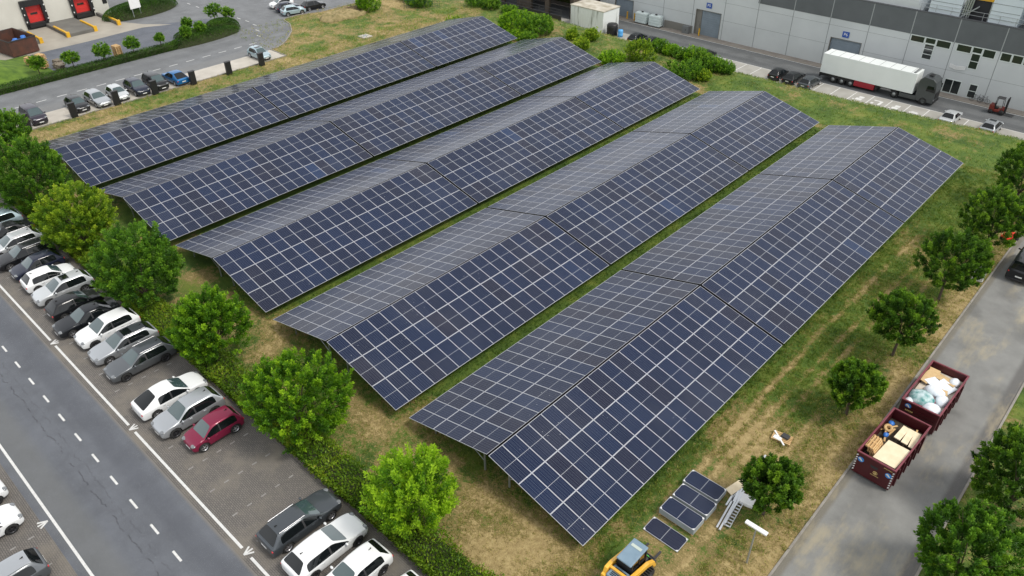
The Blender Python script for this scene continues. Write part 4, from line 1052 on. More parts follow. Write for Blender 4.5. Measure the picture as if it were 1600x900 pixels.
# ---------------------------------------------------------------- cars
WB_R = .335
def car_shape(L, W, H, tb, tr, tf, tc, zbelt=.60, zdeck=None, hood=.50, roofw=.74, zb=.20, wf=.31, wr=-.30, R_=WB_R, nose=.44):
    """returns split meshes. t values are fractions of length: tb rear glass base, tr roof rear, tf roof front, tc cowl."""
    w_ = W/2
    zB = H*zbelt; zC = H*(zbelt+.045)
    zdeck = zC if zdeck is None else H*zdeck
    st = []   # t, half width scale, zb, zs(belt), zt(top), top half width, cabin?
    rw = w_*roofw
    st.append((-.500, .84, zb+.12, H*.50, H*.53 if zdeck < zC+.01 else H*.56, None))
    st.append((-.488, .93, zb+.02, zB-.03, zdeck-.02, None))
    if tb > -.44: st.append(((tb-.488)/2, .985, zb, zB, zdeck, None))
    st.append((tb, .985, zb, zB, zdeck, None))
    st.append((tr, 1.0, zb, zB, H-.04, rw*.94))
    tm = -.04*1.0
    st.append((tr*.62+tm*.38, 1.0, zb, zB, H-.005, rw))
    st.append((tm-.009, 1.0, zb, zB, H, rw)); st.append((tm+.009, 1.0, zb, zB, H, rw))
    st.append((tf, 1.0, zb, zB, H-.035, rw*.97))
    st.append((tc, 1.0, zb, zB-.015, zC-.015, None))
    st.append(((tc+.42)/2, .985, zb, H*(hood+.065), H*(hood+.085), None))
    st.append((.43, .94, zb, H*(hood+.01), H*(hood+.03), None))
    st.append((.485, .84, zb+.02, H*nose, H*(nose+.015), None))
    st.append((.500, .72, zb+.10, H*(nose-.06), H*(nose-.05), None))
    rings = []
    for (t, ws, z0, zs, zt, tw) in st:
        x = t*L; q = w_*ws
        if tw is None: gw, hw = q*.93, q*.84
        else: gw, hw = tw+.035, tw-.055
        dz = zt-zs
        half = [(0,z0),(q*.80,z0),(q*.965,z0+.09),(q,(z0+zs)/2+.03),(q*.985,zs-.05),(q*.955,zs),(gw, zt-min(.075, dz*.45)),(hw,zt),(hw*.55,zt+.022),(0,zt+.03)]
        rings.append([(x,y,z) for y, z in half] + [(x,-y,z) for y, z in half[-2:0:-1]])
    n = len(rings[0]); V = [p for r in rings for p in r]; Fs = []; Ms = []
    ib = {i: s for i, s in enumerate(st)}
    i_tb = next(i for i, s in enumerate(st) if abs(s[0]-tb) < 1e-6); i_tr = i_tb+1; i_tc = next(i for i, s in enumerate(st) if abs(s[0]-tc) < 1e-6); i_tf = i_tc-1
    for i in range(len(rings)-1):
        for j in range(n):
            k = (j+1) % n; Fs.append((i*n+j, i*n+k, (i+1)*n+k, (i+1)*n+j))
            jj = j if j < 9 else n-1-j
            mi = 0
            if jj <= 1: mi = 1
            if jj == 5:
                if i_tr <= i < i_tc and not (st[i][0] < tm < st[i+1][0]): mi = 3 if j < 9 else 4
                elif i == i_tb and tr-tb > .06 and False: mi = 3
                elif st[i][0] < tm < st[i+1][0]: mi = 1
            if jj in (7, 8):
                if i == i_tf: mi = 2
                if i == i_tb: mi = 5
                if i_tr <= i < i_tf: mi = 6
            Ms.append(mi)
    last = (len(rings)-1)*n
    for base, flip in ((0, True), (last, False)):
        for j in range(9):
            a, b_, c, d = base+j, base+j+1, base+(n-j-1)%n, base+(n-j)%n
            f = (a,b_,c) if j == 8 else ((a,b_,c,d) if j else (base, base+1, base+n-1))
            if j == 8: f = (base+8, base+9, base+10)
            Fs.append(f[::-1] if flip else f); Ms.append(1 if j in (0,1,2) and not flip else (1 if j < 2 else 0))
    me = bpy.data.meshes.new('body'); me.from_pydata(V, [], Fs)
    for q in (M_dark,)*6: me.materials.append(q)
    me.materials.clear()
    mats = [bpy.data.materials.new('slot') for _ in range(7)]
    for q in mats: me.materials.append(q)
    me.polygons.foreach_set('material_index', Ms)
    bm = bmesh.new(); bm.from_mesh(me); bmesh.ops.recalc_face_normals(bm, faces=bm.faces)
    cl = bm.edges.layers.float.get('crease_edge') or bm.edges.layers.float.new('crease_edge')
    for e in bm.edges:
        ms = {f.material_index for f in e.link_faces}
        if len({0 if q == 6 else q for q in ms}) > 1: e[cl] = .55
        v0, v1 = e.verts[0].index, e.verts[1].index
        if v0 % n == v1 % n and (v0 % n in (5, n-5)): e[cl] = max(e[cl], .45)
        if v0 % n == v1 % n and (v0 % n in (7, n-7)): e[cl] = max(e[cl], .3)
    bm.to_mesh(me); bm.free()
    tmp = bpy.data.objects.new('tmp', me); COL.objects.link(tmp)
    s = tmp.modifiers.new('s', 'SUBSURF'); s.levels = 2; s.render_levels = 2
    cut = MB()
    for wx in (wf*L, wr*L):
        for sy in (-1, 1):
            yc = sy*(w_-.06)
            cut.lathe((wx, yc, R_), [(0,-.22),(R_+.055,-.22),(R_+.055,.22),(0,.22)], 'Y', 28, 1)
    cm = cut.mesh('cut', mats[:2]); 
    bm = bmesh.new(); bm.from_mesh(cm); bmesh.ops.remove_doubles(bm, verts=bm.verts, dist=1e-4); bmesh.ops.recalc_face_normals(bm, faces=bm.faces); bm.to_mesh(cm); bm.free()
    co = bpy.data.objects.new('cut', cm); COL.objects.link(co)
    b_ = tmp.modifiers.new('b', 'BOOLEAN'); b_.operation = 'DIFFERENCE'; b_.object = co; b_.solver = 'EXACT'
    dg = bpy.context.evaluated_depsgraph_get(); dg.update()
    ev = tmp.evaluated_get(dg).to_mesh()
    vs = [v.co.copy() for v in ev.vertices]; ns = [v.normal.copy() for v in ev.vertices]
    groups = {k: [] for k in range(7)}
    for p in ev.polygons: groups[min(6, p.material_index)].append(tuple(p.vertices))
    tmp.evaluated_get(dg).to_mesh_clear()
    bpy.data.objects.remove(tmp); bpy.data.objects.remove(co)
    def sub(name, ks, off, mats_):
        mp = {}; v2 = []; f2 = []; m2 = []
        for mi, k in enumerate(ks):
            for f in groups[k]:
                for q in f:
                    if q not in mp: mp[q] = len(v2); v2.append(vs[q] + ns[q]*off)
                f2.append([mp[q] for q in f]); m2.append(mi)
        m_ = bpy.data.meshes.new(name); m_.from_pydata(v2, [], f2)
        for q in mats_: m_.materials.append(q)
        m_.polygons.foreach_set('material_index', m2); m_.polygons.foreach_set('use_smooth', [True]*len(f2)); m_.update(); return m_
    out = dict(body=sub('body', (0,1,6), 0, (M_white, M_dark, M_white)), windscreen=sub('windscreen', (2,), -.006, (M_wind,)),
               side1=sub('side_window', (3,), -.006, (M_glass,)), side2=sub('side_window', (4,), -.006, (M_glass,)), rear=sub('rear_window', (5,), -.006, (M_glass,)))
    out.update(L=L, W=W, H=H, wf=wf*L, wr=wr*L, R=R_, w=w_, zB=zB, hood=H*hood, rw=rw, tr=tr*L, tf=tf*L, tc=tc*L, nose=H*nose, tb=tb*L, deck=zdeck)
    return out
SHAPES = dict(
    hatch=car_shape(3.98,1.76,1.46, -.462,-.345,.065,.24, zbelt=.61, hood=.54, nose=.45, roofw=.68),
    mini=car_shape(3.6,1.66,1.48, -.465,-.37,.085,.27, zbelt=.59, hood=.55, nose=.45, roofw=.72),
    suv=car_shape(4.45,1.86,1.58, -.466,-.365,.045,.225, zbelt=.62, hood=.56, nose=.46, roofw=.69, zb=.24, R_=.36),
    estate=car_shape(4.72,1.85,1.44, -.463,-.355,.03,.20, zbelt=.615, hood=.54, nose=.45, roofw=.68),
    sedan=car_shape(4.72,1.84,1.44, -.36,-.215,.03,.20, zbelt=.61, hood=.55, nose=.46, zdeck=.67, roofw=.70),
    fast=car_shape(4.70,1.86,1.50, -.455,-.22,.045,.225, zbelt=.60, hood=.54, nose=.44, zdeck=.66, roofw=.70),
    mpv=car_shape(4.45,1.82,1.68, -.468,-.41,.11,.285, zbelt=.57, hood=.56, nose=.46, roofw=.76),
    van=car_shape(4.95,1.95,1.95, -.485,-.455,.17,.31, zbelt=.56, hood=.53, nose=.44, roofw=.82, R_=.36))
def wheel_meshes(Rr):
    t = MB(); t.lathe((0,0,0), [(Rr*.66,-.10),(Rr*.93,-.105),(Rr,-.08),(Rr,.08),(Rr*.93,.105),(Rr*.66,.10)], 'Y', 28, 0)
    r_ = MB(); r_.lathe((0,0,0), [(0,.03),(Rr*.60,.03)], 'Y', 24, 1); r_.lathe((0,0,0), [(Rr*.58,.02),(Rr*.60,.092),(Rr*.67,.10)], 'Y', 28, 0)
    r_.lathe((0,0,0), [(0,.085),(Rr*.16,.08),(Rr*.17,.03)], 'Y', 12, 0)
    for k in range(5):
        a = 2*math.pi*k/5; r_.box((math.cos(a)*Rr*.38, .065, math.sin(a)*Rr*.38), (Rr*.5, .03, Rr*.17), 0, ry=-a)
    return t.mesh('wheel', [M_rubber]), r_.mesh('rim', [M_alloy, M_black])
WHEELS = {k: wheel_meshes(k) for k in (.335, .36)}
M_alloyd = mat('dark_alloy', (.05,.05,.055), .35, .6)
def lum_mesh(name, m, r): return MB().ell((0,0,0), r, 12, 8).mesh(name, [m])
ME_head = lum_mesh('headlight', M_headl, (.20,.20,.085)); ME_tail = lum_mesh('taillight', M_taill, (.07,.19,.11))
ME_mirror = {}
PAINT = {}
def paint(key, c, metal=.0, rough=.35):
    if key not in PAINT: PAINT[key] = mat('car_paint_'+key, c, rough, metal, coat=.55, spec=.2)
    return PAINT[key]
P_white = paint('white', (.74,.75,.75)); P_black = paint('black', (.010,.011,.013)); P_dgrey = paint('dark_grey', (.075,.085,.095), .5, .36); P_navy = paint('navy', (.012,.016,.034))
P_grey = paint('grey', (.13,.14,.15), .6, .38); P_silver = paint('silver', (.42,.44,.46), .6, .36); P_lsilver = paint('light_silver', (.56,.58,.59), .4, .36)
P_red = paint('magenta', (.20,.012,.045), .2); P_blue = paint('blue', (.012,.13,.34), .3); P_purple = paint('purple_black', (.035,.030,.045), .3); P_teal = paint('pale_blue', (.36,.46,.50), .3); P_dark2 = paint('anthracite', (.014,.016,.020), .4)
ME_roofbox = None
def make_car(shape, pm, label, x, y, head, group, z=0.0, rails=False, sunroof=False, roof=None, dark_rim=False, cat='car', name='parked_car', jit=1.0, antenna=True):
    S = SHAPES[shape]
    T = thing(name, label, cat, (x, y, z), head + R(rnd.uniform(-1.2,1.2))*jit, group)
    o = obj('body', S['body'], T); o.material_slots[0].link = 'OBJECT'; o.material_slots[0].material = pm
    o.material_slots[2].link = 'OBJECT'; o.material_slots[2].material = roof or pm
    for k in ('windscreen','side1','side2','rear'):
        obj(S[k].name.split('.')[0], S[k], T)
    wt, rm = WHEELS[S['R']]
    for wx in (S['wf'], S['wr']):
        for sy in (1, -1):
            q = obj('wheel', wt, T, (wx, sy*(S['w']-.125), S['R']), 0 if sy > 0 else math.pi)
            e = obj('rim', rm, q)
            if dark_rim: e.material_slots[0].link = 'OBJECT'; e.material_slots[0].material = M_alloyd
    for sy in (1, -1):
        h = obj('headlight', ME_head, T, (S['L']*.455, sy*S['w']*.66, S['nose']+.045), -sy*.5)
        t = obj('taillight', ME_tail, T, (-S['L']*.478, sy*S['w']*.74, S['zB']-.14), sy*.35)
        key = (pm.name,)
        if key not in ME_mirror:
            m = MB(); m.ell((0,0,0), (.075,.12,.075), 10, 6, 0); m.box((.02,0,-.06), (.05,.1,.03), 1); ME_mirror[key] = m.mesh('wing_mirror', [pm, M_black])
        obj('wing_mirror', ME_mirror[key], T, (S['tc']-.22, sy*(S['w']+.07), S['zB']+.07))
    MB().box((-S['L']*.5+.004, 0, S['R']+.30), (.03,.5,.11)).build('number_plate', M_plate, T)
    MB().box((S['L']*.5-.004, 0, S['R']+.08), (.03,.5,.11)).build('number_plate', M_plate, T)
    if antenna:
        a = MB(); a.add([(-.09,-.02,0),(.09,-.02,0),(.09,.02,0),(-.09,.02,0),(-.09,0,.09)], [(0,1,4),(1,2,4),(2,3,4),(3,0,4)]); a.build('aerial', M_black, T, (S['tr']+.25, 0, S['H']+.012))
    if rails:
        for sy in (1, -1):
            m = MB(); a = (S['tr']+.1, sy*(S['rw']-.06), S['H']+.02); b_ = (S['tf']-.1, sy*(S['rw']-.06), S['H']+.02)
            m.tube(a, b_, .028, 6); m.build('roof_rail', M_alloy, T)
    if sunroof:
        m = MB(); m.box((S['tf']-.38*S['L']*.2-.18, 0, S['H']+.018), (.62,.82,.03)); m.build('sunroof', M_glass, T, bev=.012)
    dh = MB()
    for sy in (1, -1):
        for dx in (S['L']*.055, -S['L']*.17): dh.box((dx, sy*(S['w']-.0), S['zB']-.12), (.2,.03,.035))
    dh.build('door_handle', pm if pm not in (P_white,) else P_lsilver, T)
    return T
N, S_, E_, W_ = R(90), R(-90), 0.0, R(180)   # nose towards +y, -y, +x, -x
gp_ = 'cars parked in front of the hedge'
for shape, pm, lab, x, y, hd, kw in (
    ('hatch', P_white, 'white car cut off by the bottom edge, last of the hedge row', 2.2, -9.2, S_, {}),
    ('hatch', P_white, 'white hatchback with its rear to the hedge, lowest full car beside the lime tree', -.75, -9.3, S_, dict(dark_rim=True)),
    ('estate', P_white, 'large white car nosed to the hedge, directly right of the dark grey estate', -3.25, -9.35, N, dict(dark_rim=True)),
    ('estate', P_dgrey, 'dark grey estate car with silver roof rails, nosed to the hedge below the empty bays', -5.75, -9.3, N, dict(rails=True)),
    ('mini', P_red, 'small magenta hatchback parked beside the silver hatchback', -15.85, -9.0, S_, {}),
    ('suv', P_silver, 'silver grey crossover between the magenta hatchback and the white fastback', -18.4, -9.35, S_, dict(dark_rim=True)),
    ('fast', P_white, 'white fastback with a dark tailgate window, nosed to the hedge', -20.95, -9.3, N, dict(antenna=False)),
    ('estate', P_grey, 'mid grey car with chrome trim, next to the gap of one empty bay', -26.0, -9.0, S_, dict(dark_rim=True, rails=True, roof=P_dgrey)),
    ('estate', P_silver, 'silver estate car with a sunroof, between the grey car and the white crossover', -28.65, -9.0, S_, dict(rails=True, sunroof=True, roof=P_dgrey)),
    ('suv', P_white, 'white crossover with dark roof rails, its nose to the road', -31.2, -9.05, S_, dict(dark_rim=True, antenna=False)),
    ('sedan', P_dark2, 'anthracite sedan nose to the road, left of the white crossover', -33.75, -9.5, S_, {}),
    ('hatch', P_black, 'black hatchback with bright red tail lights facing the road', -36.3, -9.4, N, {}),
    ('suv', P_lsilver, 'pale silver car with a sunroof, left of the black hatchback', -39.05, -9.2, S_, dict(sunroof=True)),
    ('hatch', P_white, 'white hatchback with its red tail light to the road, left of the pale silver car', -41.7, -9.3, N, {}),
    ('hatch', P_navy, 'navy hatchback with its nose to the road, below the yellowish tree', -44.25, -9.3, S_, {}),
    ('estate', P_black, 'black estate car left of the navy hatchback', -46.9, -9.4, S_, dict(rails=True)),
    ('estate', P_lsilver, 'silver estate car with a black side, third from the left photo edge', -49.4, -9.4, S_, dict(rails=True)),
    ('sedan', P_black, 'black sedan at the left photo edge under the large dark tree', -51.9, -9.3, S_, {}),
    ('suv', P_teal, 'pale greenish car, topmost of the hedge row at the left photo edge', -54.4, -9.3, S_, {})):
    make_car(shape, pm, lab, x, y, hd, gp_, **kw)
gq = 'cars parked across the main road'
for shape, pm, lab, x, y, hd, kw in (
    ('suv', P_grey, 'grey hatchback with its red tail lights to the road, at the bottom left corner', -13.75, -22.35, S_, dict(roof=P_silver)),
    ('hatch', P_white, 'white car nosed towards the road at the left edge, above the grey hatchback', -18.25, -21.85, N, dict(dark_rim=True)),
    ('hatch', P_white, 'white car barely in the frame, uppermost across the main road', -21.0, -21.75, N, dict(dark_rim=True))):
    make_car(shape, pm, lab, x, y, hd, gq, **kw)
gt = 'cars in the pale charging bays'
for shape, pm, lab, x, y, hd, kw in (
    ('mpv', P_purple, 'dark purplish people carrier, lone first car of the charging bays', -78.5, 2.9, E_, {}),
    ('hatch', P_black, 'black hatchback behind a charging post, left of a silver estate', -78.3, 7.9, E_, {}),
    ('estate', P_silver, 'silver estate car in the charging bays between a black and a small white car', -78.3, 10.35, E_, {}),
    ('hatch', P_lsilver, 'small pale silver hatchback in the charging bays beside a charging post', -78.2, 12.85, E_, {}),
    ('suv', P_navy, 'dark blue car in the charging bays left of the black people carrier', -78.2, 15.4, E_, {}),
    ('mpv', P_black, 'black people carrier in the charging bays left of the bright blue car', -78.2, 17.9, E_, {}),
    ('fast', P_blue, 'bright blue fastback reversed into the charging bays', -78.0, 20.5, W_, dict(antenna=False)),
    ('hatch', P_teal, 'pale blue hatchback alone at the far end of the charging bays', -78.0, 33.2, E_, dict(sunroof=True))):
    make_car(shape, pm, lab, x, y, hd, gt, **kw)
gu = 'cars at the top of the side road'
for shape, pm, lab, x, y, hd, kw in (
    ('hatch', P_white, 'white car at the top of the side road, left of two others', -98.0, 49.9, R(-100), {}),
    ('hatch', P_navy, 'dark car between the white and the pale blue one at the side road', -95.3, 49.4, R(80), {}),
    ('hatch', P_teal, 'pale blue hatchback at the corner of the side road and field', -92.9, 48.9, R(75), {}),
    ('hatch', P_black, 'black car half hidden behind the pale blue hatchback at the field corner', -93.0, 53.0, R(80), {})):
    make_car(shape, pm, lab, x, y, hd, gu, **kw)
gv = 'cars in the bays below the bank'
for shape, pm, lab, x, y, hd, kw in (
    ('hatch', P_black, 'black hatchback with red tail lights, leftmost of three behind the bank', -25.0, 87.4, N, {}),
    ('estate', P_black, 'black estate car in the middle of three behind the bank', -22.6, 87.5, N, {}),
    ('estate', P_dgrey, 'dark grey estate car, rightmost of three behind the bank', -20.0, 87.3, N, {}),
    ('sedan', P_lsilver, 'pale silver sedan alone in the bays past the truck cab', -.6, 87.4, N, {}),
    ('suv', P_silver, 'silver crossover with a dark sunroof, nearest the right edge of the lane', 4.3, 87.5, N, dict(sunroof=True)),
    ('hatch', P_dark2, 'dark car half hidden by shrubs beside the blue barrel', -50.6, 87.5, N, {}),
    ('hatch', P_dark2, 'second dark car, nearly hidden by the pale feathery shrub', -47.6, 87.5, N, {}),
    ('hatch', P_black, 'black car peeking out right of the tall crest shrub', -37.4, 87.6, N, {})):
    make_car(shape, pm, lab, x, y, hd, gv, z=LANE_Z, **kw)
make_car('van', P_black, 'black van parked on the container lane at the right photo edge', 17.15, 46.4, N, None, cat='van', name='parked_van', jit=.3)
# ---------------------------------------------------------------- maroon containers on the lane
M_mar = mat('maroon_paint', srgb(78,18,25), .45, c2=srgb(60,14,20), scale=1.2, amt=.6)
M_marl = mat('worn_rim', srgb(128,62,72), .55, c2=srgb(96,34,46), scale=2.5, amt=.6)
M_gold = mat('gold_paint', srgb(214,186,120), .5)
M_eblue = mat('emblem_blue', srgb(50,130,205), .45)
def disc(mb, c, r, m, n=20, y=0): 
    mb.add([(c[0]+r*math.cos(2*math.pi*i/n), y, c[1]+r*math.sin(2*math.pi*i/n)) for i in range(n)], [tuple(range(n))], m)
def container(lab, x, y, Wd, Ln, H, rz, second):
    t = thing('waste_container', lab, 'waste container', (x, y, .0), rz, 'maroon waste containers on the lane')
    w = Wd/2
    m = MB(); m.b(-w,w,0,Ln,.16,.22); m.b(-w,w,0,.06,.22,H); m.b(-w,w,Ln-.06,Ln,.22,H); m.b(-w,-w+.06,.06,Ln-.06,.22,H); m.b(w-.06,w,.06,Ln-.06,.22,H)
    m.build('tub', M_mar, t)
    m = MB()
    yk = .5
    while yk < Ln-.3:
        for s in (-1,1): m.b(min(s*(w+.003),s*(w+.11)), max(s*(w+.003),s*(w+.11)), yk, yk+.12, .2, H-.16)
        yk += .72
    m.build('rib', M_mar, t, bev=.01)
    m = MB(); m.b(-w-.05,w+.05,-.05,.06,H+.002,H+.09); m.b(-w-.05,w+.05,Ln-.06,Ln+.05,H+.002,H+.09); m.b(-w-.05,-w+.06,.06,Ln-.06,H+.002,H+.09); m.b(w-.06,w+.05,.06,Ln-.06,H+.002,H+.09)
    m.build('rim', M_marl, t, bev=.015)
    m = MB()
    for s in (-.35,.35): m.b(s-.05,s+.05,.1,Ln,.03,.16)
    m.tube((-w+.1,.2,.13),(w-.1,.2,.13),.1,10); m.tube((-w+.1,Ln-.3,.13),(w-.1,Ln-.3,.13),.1,10)
    m.build('skid', M_dark, t)
    m = MB()
    if not second:
        m.add([(-.18,-.012,H-.62),(.18,-.012,H-.62),(.26,-.012,H-.42),(-.26,-.012,H-.42)], [(0,1,2,3)])
    else:
        for z in (.7,1.0,1.3): m.b(-w+.15,w-.15,-.04,-.002,z,z+.07)
    m.build('latch', M_dark if not second else M_mar, t)
    for cx, cz in (((-.82,H-.45),(.86,H-.55)) if not second else ((-.70,H-.30),)):
        e = MB(); disc(e, (cx,cz), .19, 0, y=-.010); 
        e.add([(cx-.17,-.014,cz+.02),(cx-.08,-.014,cz-.02),(cx+.06,-.014,cz-.10),(cx+.12,-.014,cz-.08),(cx+.02,-.014,cz+.06),(cx-.08,-.014,cz+.13)], [(0,1,2,3,4,5)], 1)
        e.build('emblem', [M_eblue, M_white], t)
    e = MB(); lx, lz = (.16,H-.88) if not second else (-.55,H-.62)
    if not second:
        for a0, a1 in ((0,.5),(.75,2.9),(3.2,5.9)):
            n = 10; ps = []
            for i in range(n): a = a0+(a1-a0)*i/(n-1); ps.append((lx+.14*math.cos(a), -.012, lz+.13*math.sin(a)))
            for i in range(n-1, -1, -1): a = a0+(a1-a0)*i/(n-1); ps.append((lx+.095*math.cos(a), -.012, lz+.085*math.sin(a)))
            e.add(ps, [(i,i+1,2*n-2-i,2*n-1-i) for i in range(n-1)])
        e.add([(lx-.06,-.012,lz-.05),(lx+.06,-.012,lz-.05),(lx+.06,-.012,lz+.01),(lx-.06,-.012,lz+.01)], [(0,1,2,3)])
        e.add([(lx-.05,-.012,lz+.03),(lx+.07,-.012,lz+.03),(lx+.07,-.012,lz+.06),(lx-.05,-.012,lz+.06)], [(0,1,2,3)])
        for k in range(11): e.add([(lx-.24+k*.045,-.012,lz-.24),(lx-.21+k*.045,-.012,lz-.24),(lx-.21+k*.045,-.012,lz-.19),(lx-.24+k*.045,-.012,lz-.19)], [(0,1,2,3)])
        for k in range(10): e.add([(.5+k*.05,-.012,H-.17),(.535+k*.05,-.012,H-.17),(.535+k*.05,-.012,H-.12),(.5+k*.05,-.012,H-.12)], [(0,1,2,3)])
    else:
        for k in range(5): e.add([(lx-.24+k*.1,-.045,lz-.06),(lx-.17+k*.1,-.045,lz-.06),(lx-.17+k*.1,-.045,lz+.06),(lx-.24+k*.1,-.045,lz+.06)], [(0,1,2,3)])
    e.build('lettering', M_gold, t)
    if not second:
        for s in (-1,1):
            r_ = MB(); z = .3
            while z < H-.1:
                x0 = s*(w-.05); r_.add([(x0-.045,-.012,z),(x0+.045,-.012,z+.05),(x0+.045,-.012,z+.15),(x0-.045,-.012,z+.10)], [(0,1,2,3)]); z += .2
            r_.build('warning_stripe', M_white, t)
    else:
        r_ = MB(); disc(r_, (.82,.55), .09, 0, y=-.045); r_.build('reflector', M_white, t)
    return t
CX, CY, CH = 16.6, 15.6, 1.78
container('maroon open container filled with timber and pallets, nearer of the two', CX, CY, 2.25, 5.05, CH, R(-2.5), False)
container('maroon open container filled with plastic bags and cardboard, farther of the two', 16.9, 21.9, 2.3, 5.1, CH, R(-1.5), True)
# contents of the nearer container
for k in range(3):
    o = tag(obj('pallet', ME_pal, None, (CX-.78+k*.17, CY+1.40, 1.46-.02*k), 0), ('upright yellow pallet leaning on the left wall of the timber container','yellow pallet standing between two others in the timber container','upright yellow pallet next to the white board in the container')[k], 'pallet', 'upright pallets in the timber container')
    o.rotation_euler = (R(58), 0, R(88))
o = MB().box((0,0,0),(1.35,1.9,.05)).build('board', M_ply, None, (CX+.42,CY+1.35,1.62), bev=.01); o.rotation_euler = (R(3),R(-4),R(-6)); tag(o, 'large pale board lying flat in the front half of the timber container', 'board')
o = MB().box((0,0,0),(1.2,1.5,.3)).build('crate', M_wood, None, (CX+.45,CY+1.2,1.30)); o.rotation_euler = (0,0,R(-4)); tag(o, 'wooden crate under the large pale board in the container', 'crate')
for k in range(3):
    o = MB().box((0,0,0),(.38,1.55,.06)).build('plank', M_ply, None, (CX+.20+k*.40,CY+3.55,1.56-.05*k), bev=.008); o.rotation_euler = (R(-6+3*k),R(5),R(-3+4*k)); tag(o, ('left pale plank in the back half of the timber container','middle pale plank in the back half of the timber container','right pale plank in the back half of the timber container')[k], 'plank')
o = MB().box((0,0,0),(2.05,4.8,.9)).build('debris', mat('debris', srgb(80,68,52), .95, c2=srgb(46,40,34), scale=5, bump=.6), None, (CX+.09,CY+2.5,.68)); o.rotation_euler = (0,0,R(-2.5)); tag(o, 'dark mixed rubble filling the bottom of the timber container', 'rubble', kind='stuff')
for k, (dx, dy, dz, m_, lab) in enumerate(((-.62,4.2,1.35,M_blue,'blue plastic scrap at the back of the timber container'),(-.5,3.0,1.35,M_blue,'blue plastic scrap beside the upright pallets'))):
    m = MB(); m.ell((0,0,0),(.18,.22,.14),8,6,0,.2,random.Random(k)); tag(m.build('plastic_scrap', m_, None, (CX+dx,CY+dy,dz)), lab, 'scrap')
m = MB(); m.lathe((0,0,0), [(.12,-.06),(.28,-.06),(.28,.06),(.12,.06),(.12,-.06)], 'Z', 18); o = m.build('cable_reel', M_wood, None, (CX-.6,CY+3.65,1.36)); o.rotation_euler = (R(15),R(10),0); tag(o, 'round wooden reel among the scrap in the timber container', 'reel')
for k in range(5):
    m = MB(); m.box((0,0,0),(.10,rnd.uniform(.9,1.5),.04)); o = m.build('timber_batten', M_wood, None, (CX+rnd.uniform(-.7,-.1) if k < 3 else CX+.9, CY+3.4+rnd.uniform(-.5,.5), 1.24+.03*k)); o.rotation_euler = (R(rnd.uniform(-6,6)),0,R(rnd.uniform(-50,50) if k < 3 else 8)); tag(o, 'loose brown batten among the scrap in the timber container', 'batten', 'loose battens in the timber container')
# contents of the farther container
M_bag = mat('white_plastic_film', srgb(232,236,240), .35, c2=srgb(206,214,222), scale=3, bump=.5, bscale=6)
M_bag2 = mat('clear_bag_with_green', srgb(190,206,208), .3, c2=srgb(52,132,128), scale=2.6, amt=.35, bump=.5, bscale=7, detail=6)
M_card = mat('cardboard', srgb(206,178,134), .85, c2=srgb(188,158,112), scale=3)
def lump(name, lab, cat, m_, c, r, seed, rz=0.0):
    rg = random.Random(seed); me = MB(); me.ell((0,0,0), r, 18, 10, 0, .08, rg)
    o = me.build(name, m_, None, c); o.rotation_euler = (0,0,rz); s = o.modifiers.new('s','SUBSURF'); s.levels = s.render_levels = 1; return tag(o, lab, cat)
QX, QY = 16.9, 21.9
o = MB().box((0,0,0),(2.1,4.85,.9)).build('packaging_waste', mat('packaging', srgb(222,218,210), .8, c2=srgb(186,168,140), scale=2.5, bump=.5), None, (QX+.06,QY+2.55,.84)); o.rotation_euler = (0,0,R(-1.5)); tag(o, 'mixed pale packaging filling the bottom of the bag container', 'packaging waste', kind='stuff')
m = MB(); n = 18; rg = random.Random(4)
tagb = lump('bulk_bag', 'large clear bag of green and white waste with a red hem', 'bag', M_bag2, (QX-.35,QY+1.35,1.38), (.85,.82,.5), 2)
hm = MB()
for k in range(24):
    a, b_ = 2*math.pi*k/24, 2*math.pi*(k+1)/24
    hm.tube((.83*math.cos(a),.80*math.sin(a),.08),(.83*math.cos(b_),.80*math.sin(b_),.08),.03,6,cap=False)
hm.build('hem', mat('hem_red', srgb(140,40,70), .6), tagb)
lump('film_bundle', 'white plastic bundle in the near right corner of the bag container', 'bundle', M_bag, (QX+.55,QY+.65,1.40), (.6,.65,.42), 6)
lump('film_bundle', 'white plastic bundle beside the big clear bag, at the right wall', 'bundle', M_bag, (QX+.72,QY+1.95,1.36), (.42,.6,.42), 7)
lump('film_bundle', 'large white film bundle behind the big clear bag', 'bundle', M_bag, (QX+.1,QY+2.55,1.42), (.7,.5,.34), 16)
lump('film_bundle', 'white film bundle at the far right end of the bag container', 'bundle', M_bag, (QX+.75,QY+4.3,1.36), (.35,.5,.36), 17)
lump('film_bundle', 'small white wrap in the near left corner of the bag container', 'bundle', M_bag, (QX-.85,QY+.5,1.36), (.3,.5,.26), 8)
for k, (dx, dy, sx, sy, rz, rx, m_, lab) in enumerate(((.45,3.5,1.1,.9,-20,12,M_bag,'white sheet of foam on the cardboard in the bag container'),(-.25,3.35,1.0,.8,-28,8,M_bag,'white foam board, left of the other one in the bag container'),(-.75,3.6,.6,1.2,-10,14,M_card,'cardboard sheet at the left wall of the bag container'),(.2,4.2,1.5,.7,-14,-8,M_card,'folded cardboard box at the far end of the bag container'),(-.6,4.5,.7,.5,12,20,M_card,'small cardboard box in the far left corner of the bag container'),(.35,2.65,.9,.5,16,10,M_card,'cardboard strip right of the big clear bag'))):
    o = MB().box((0,0,0),(sx,sy,.07)).build('packaging_board', m_, None, (QX+dx,QY+dy,1.46+.05*(k%3)), bev=.01); o.rotation_euler = (R(rx*.5),R(rx*.5),R(rz)); tag(o, lab, 'packaging board')

# ---------------------------------------------------------------- stacked modules by the loader
ME_loose = module_mesh(1.13, 2.28, M_cells2, .035, .028)
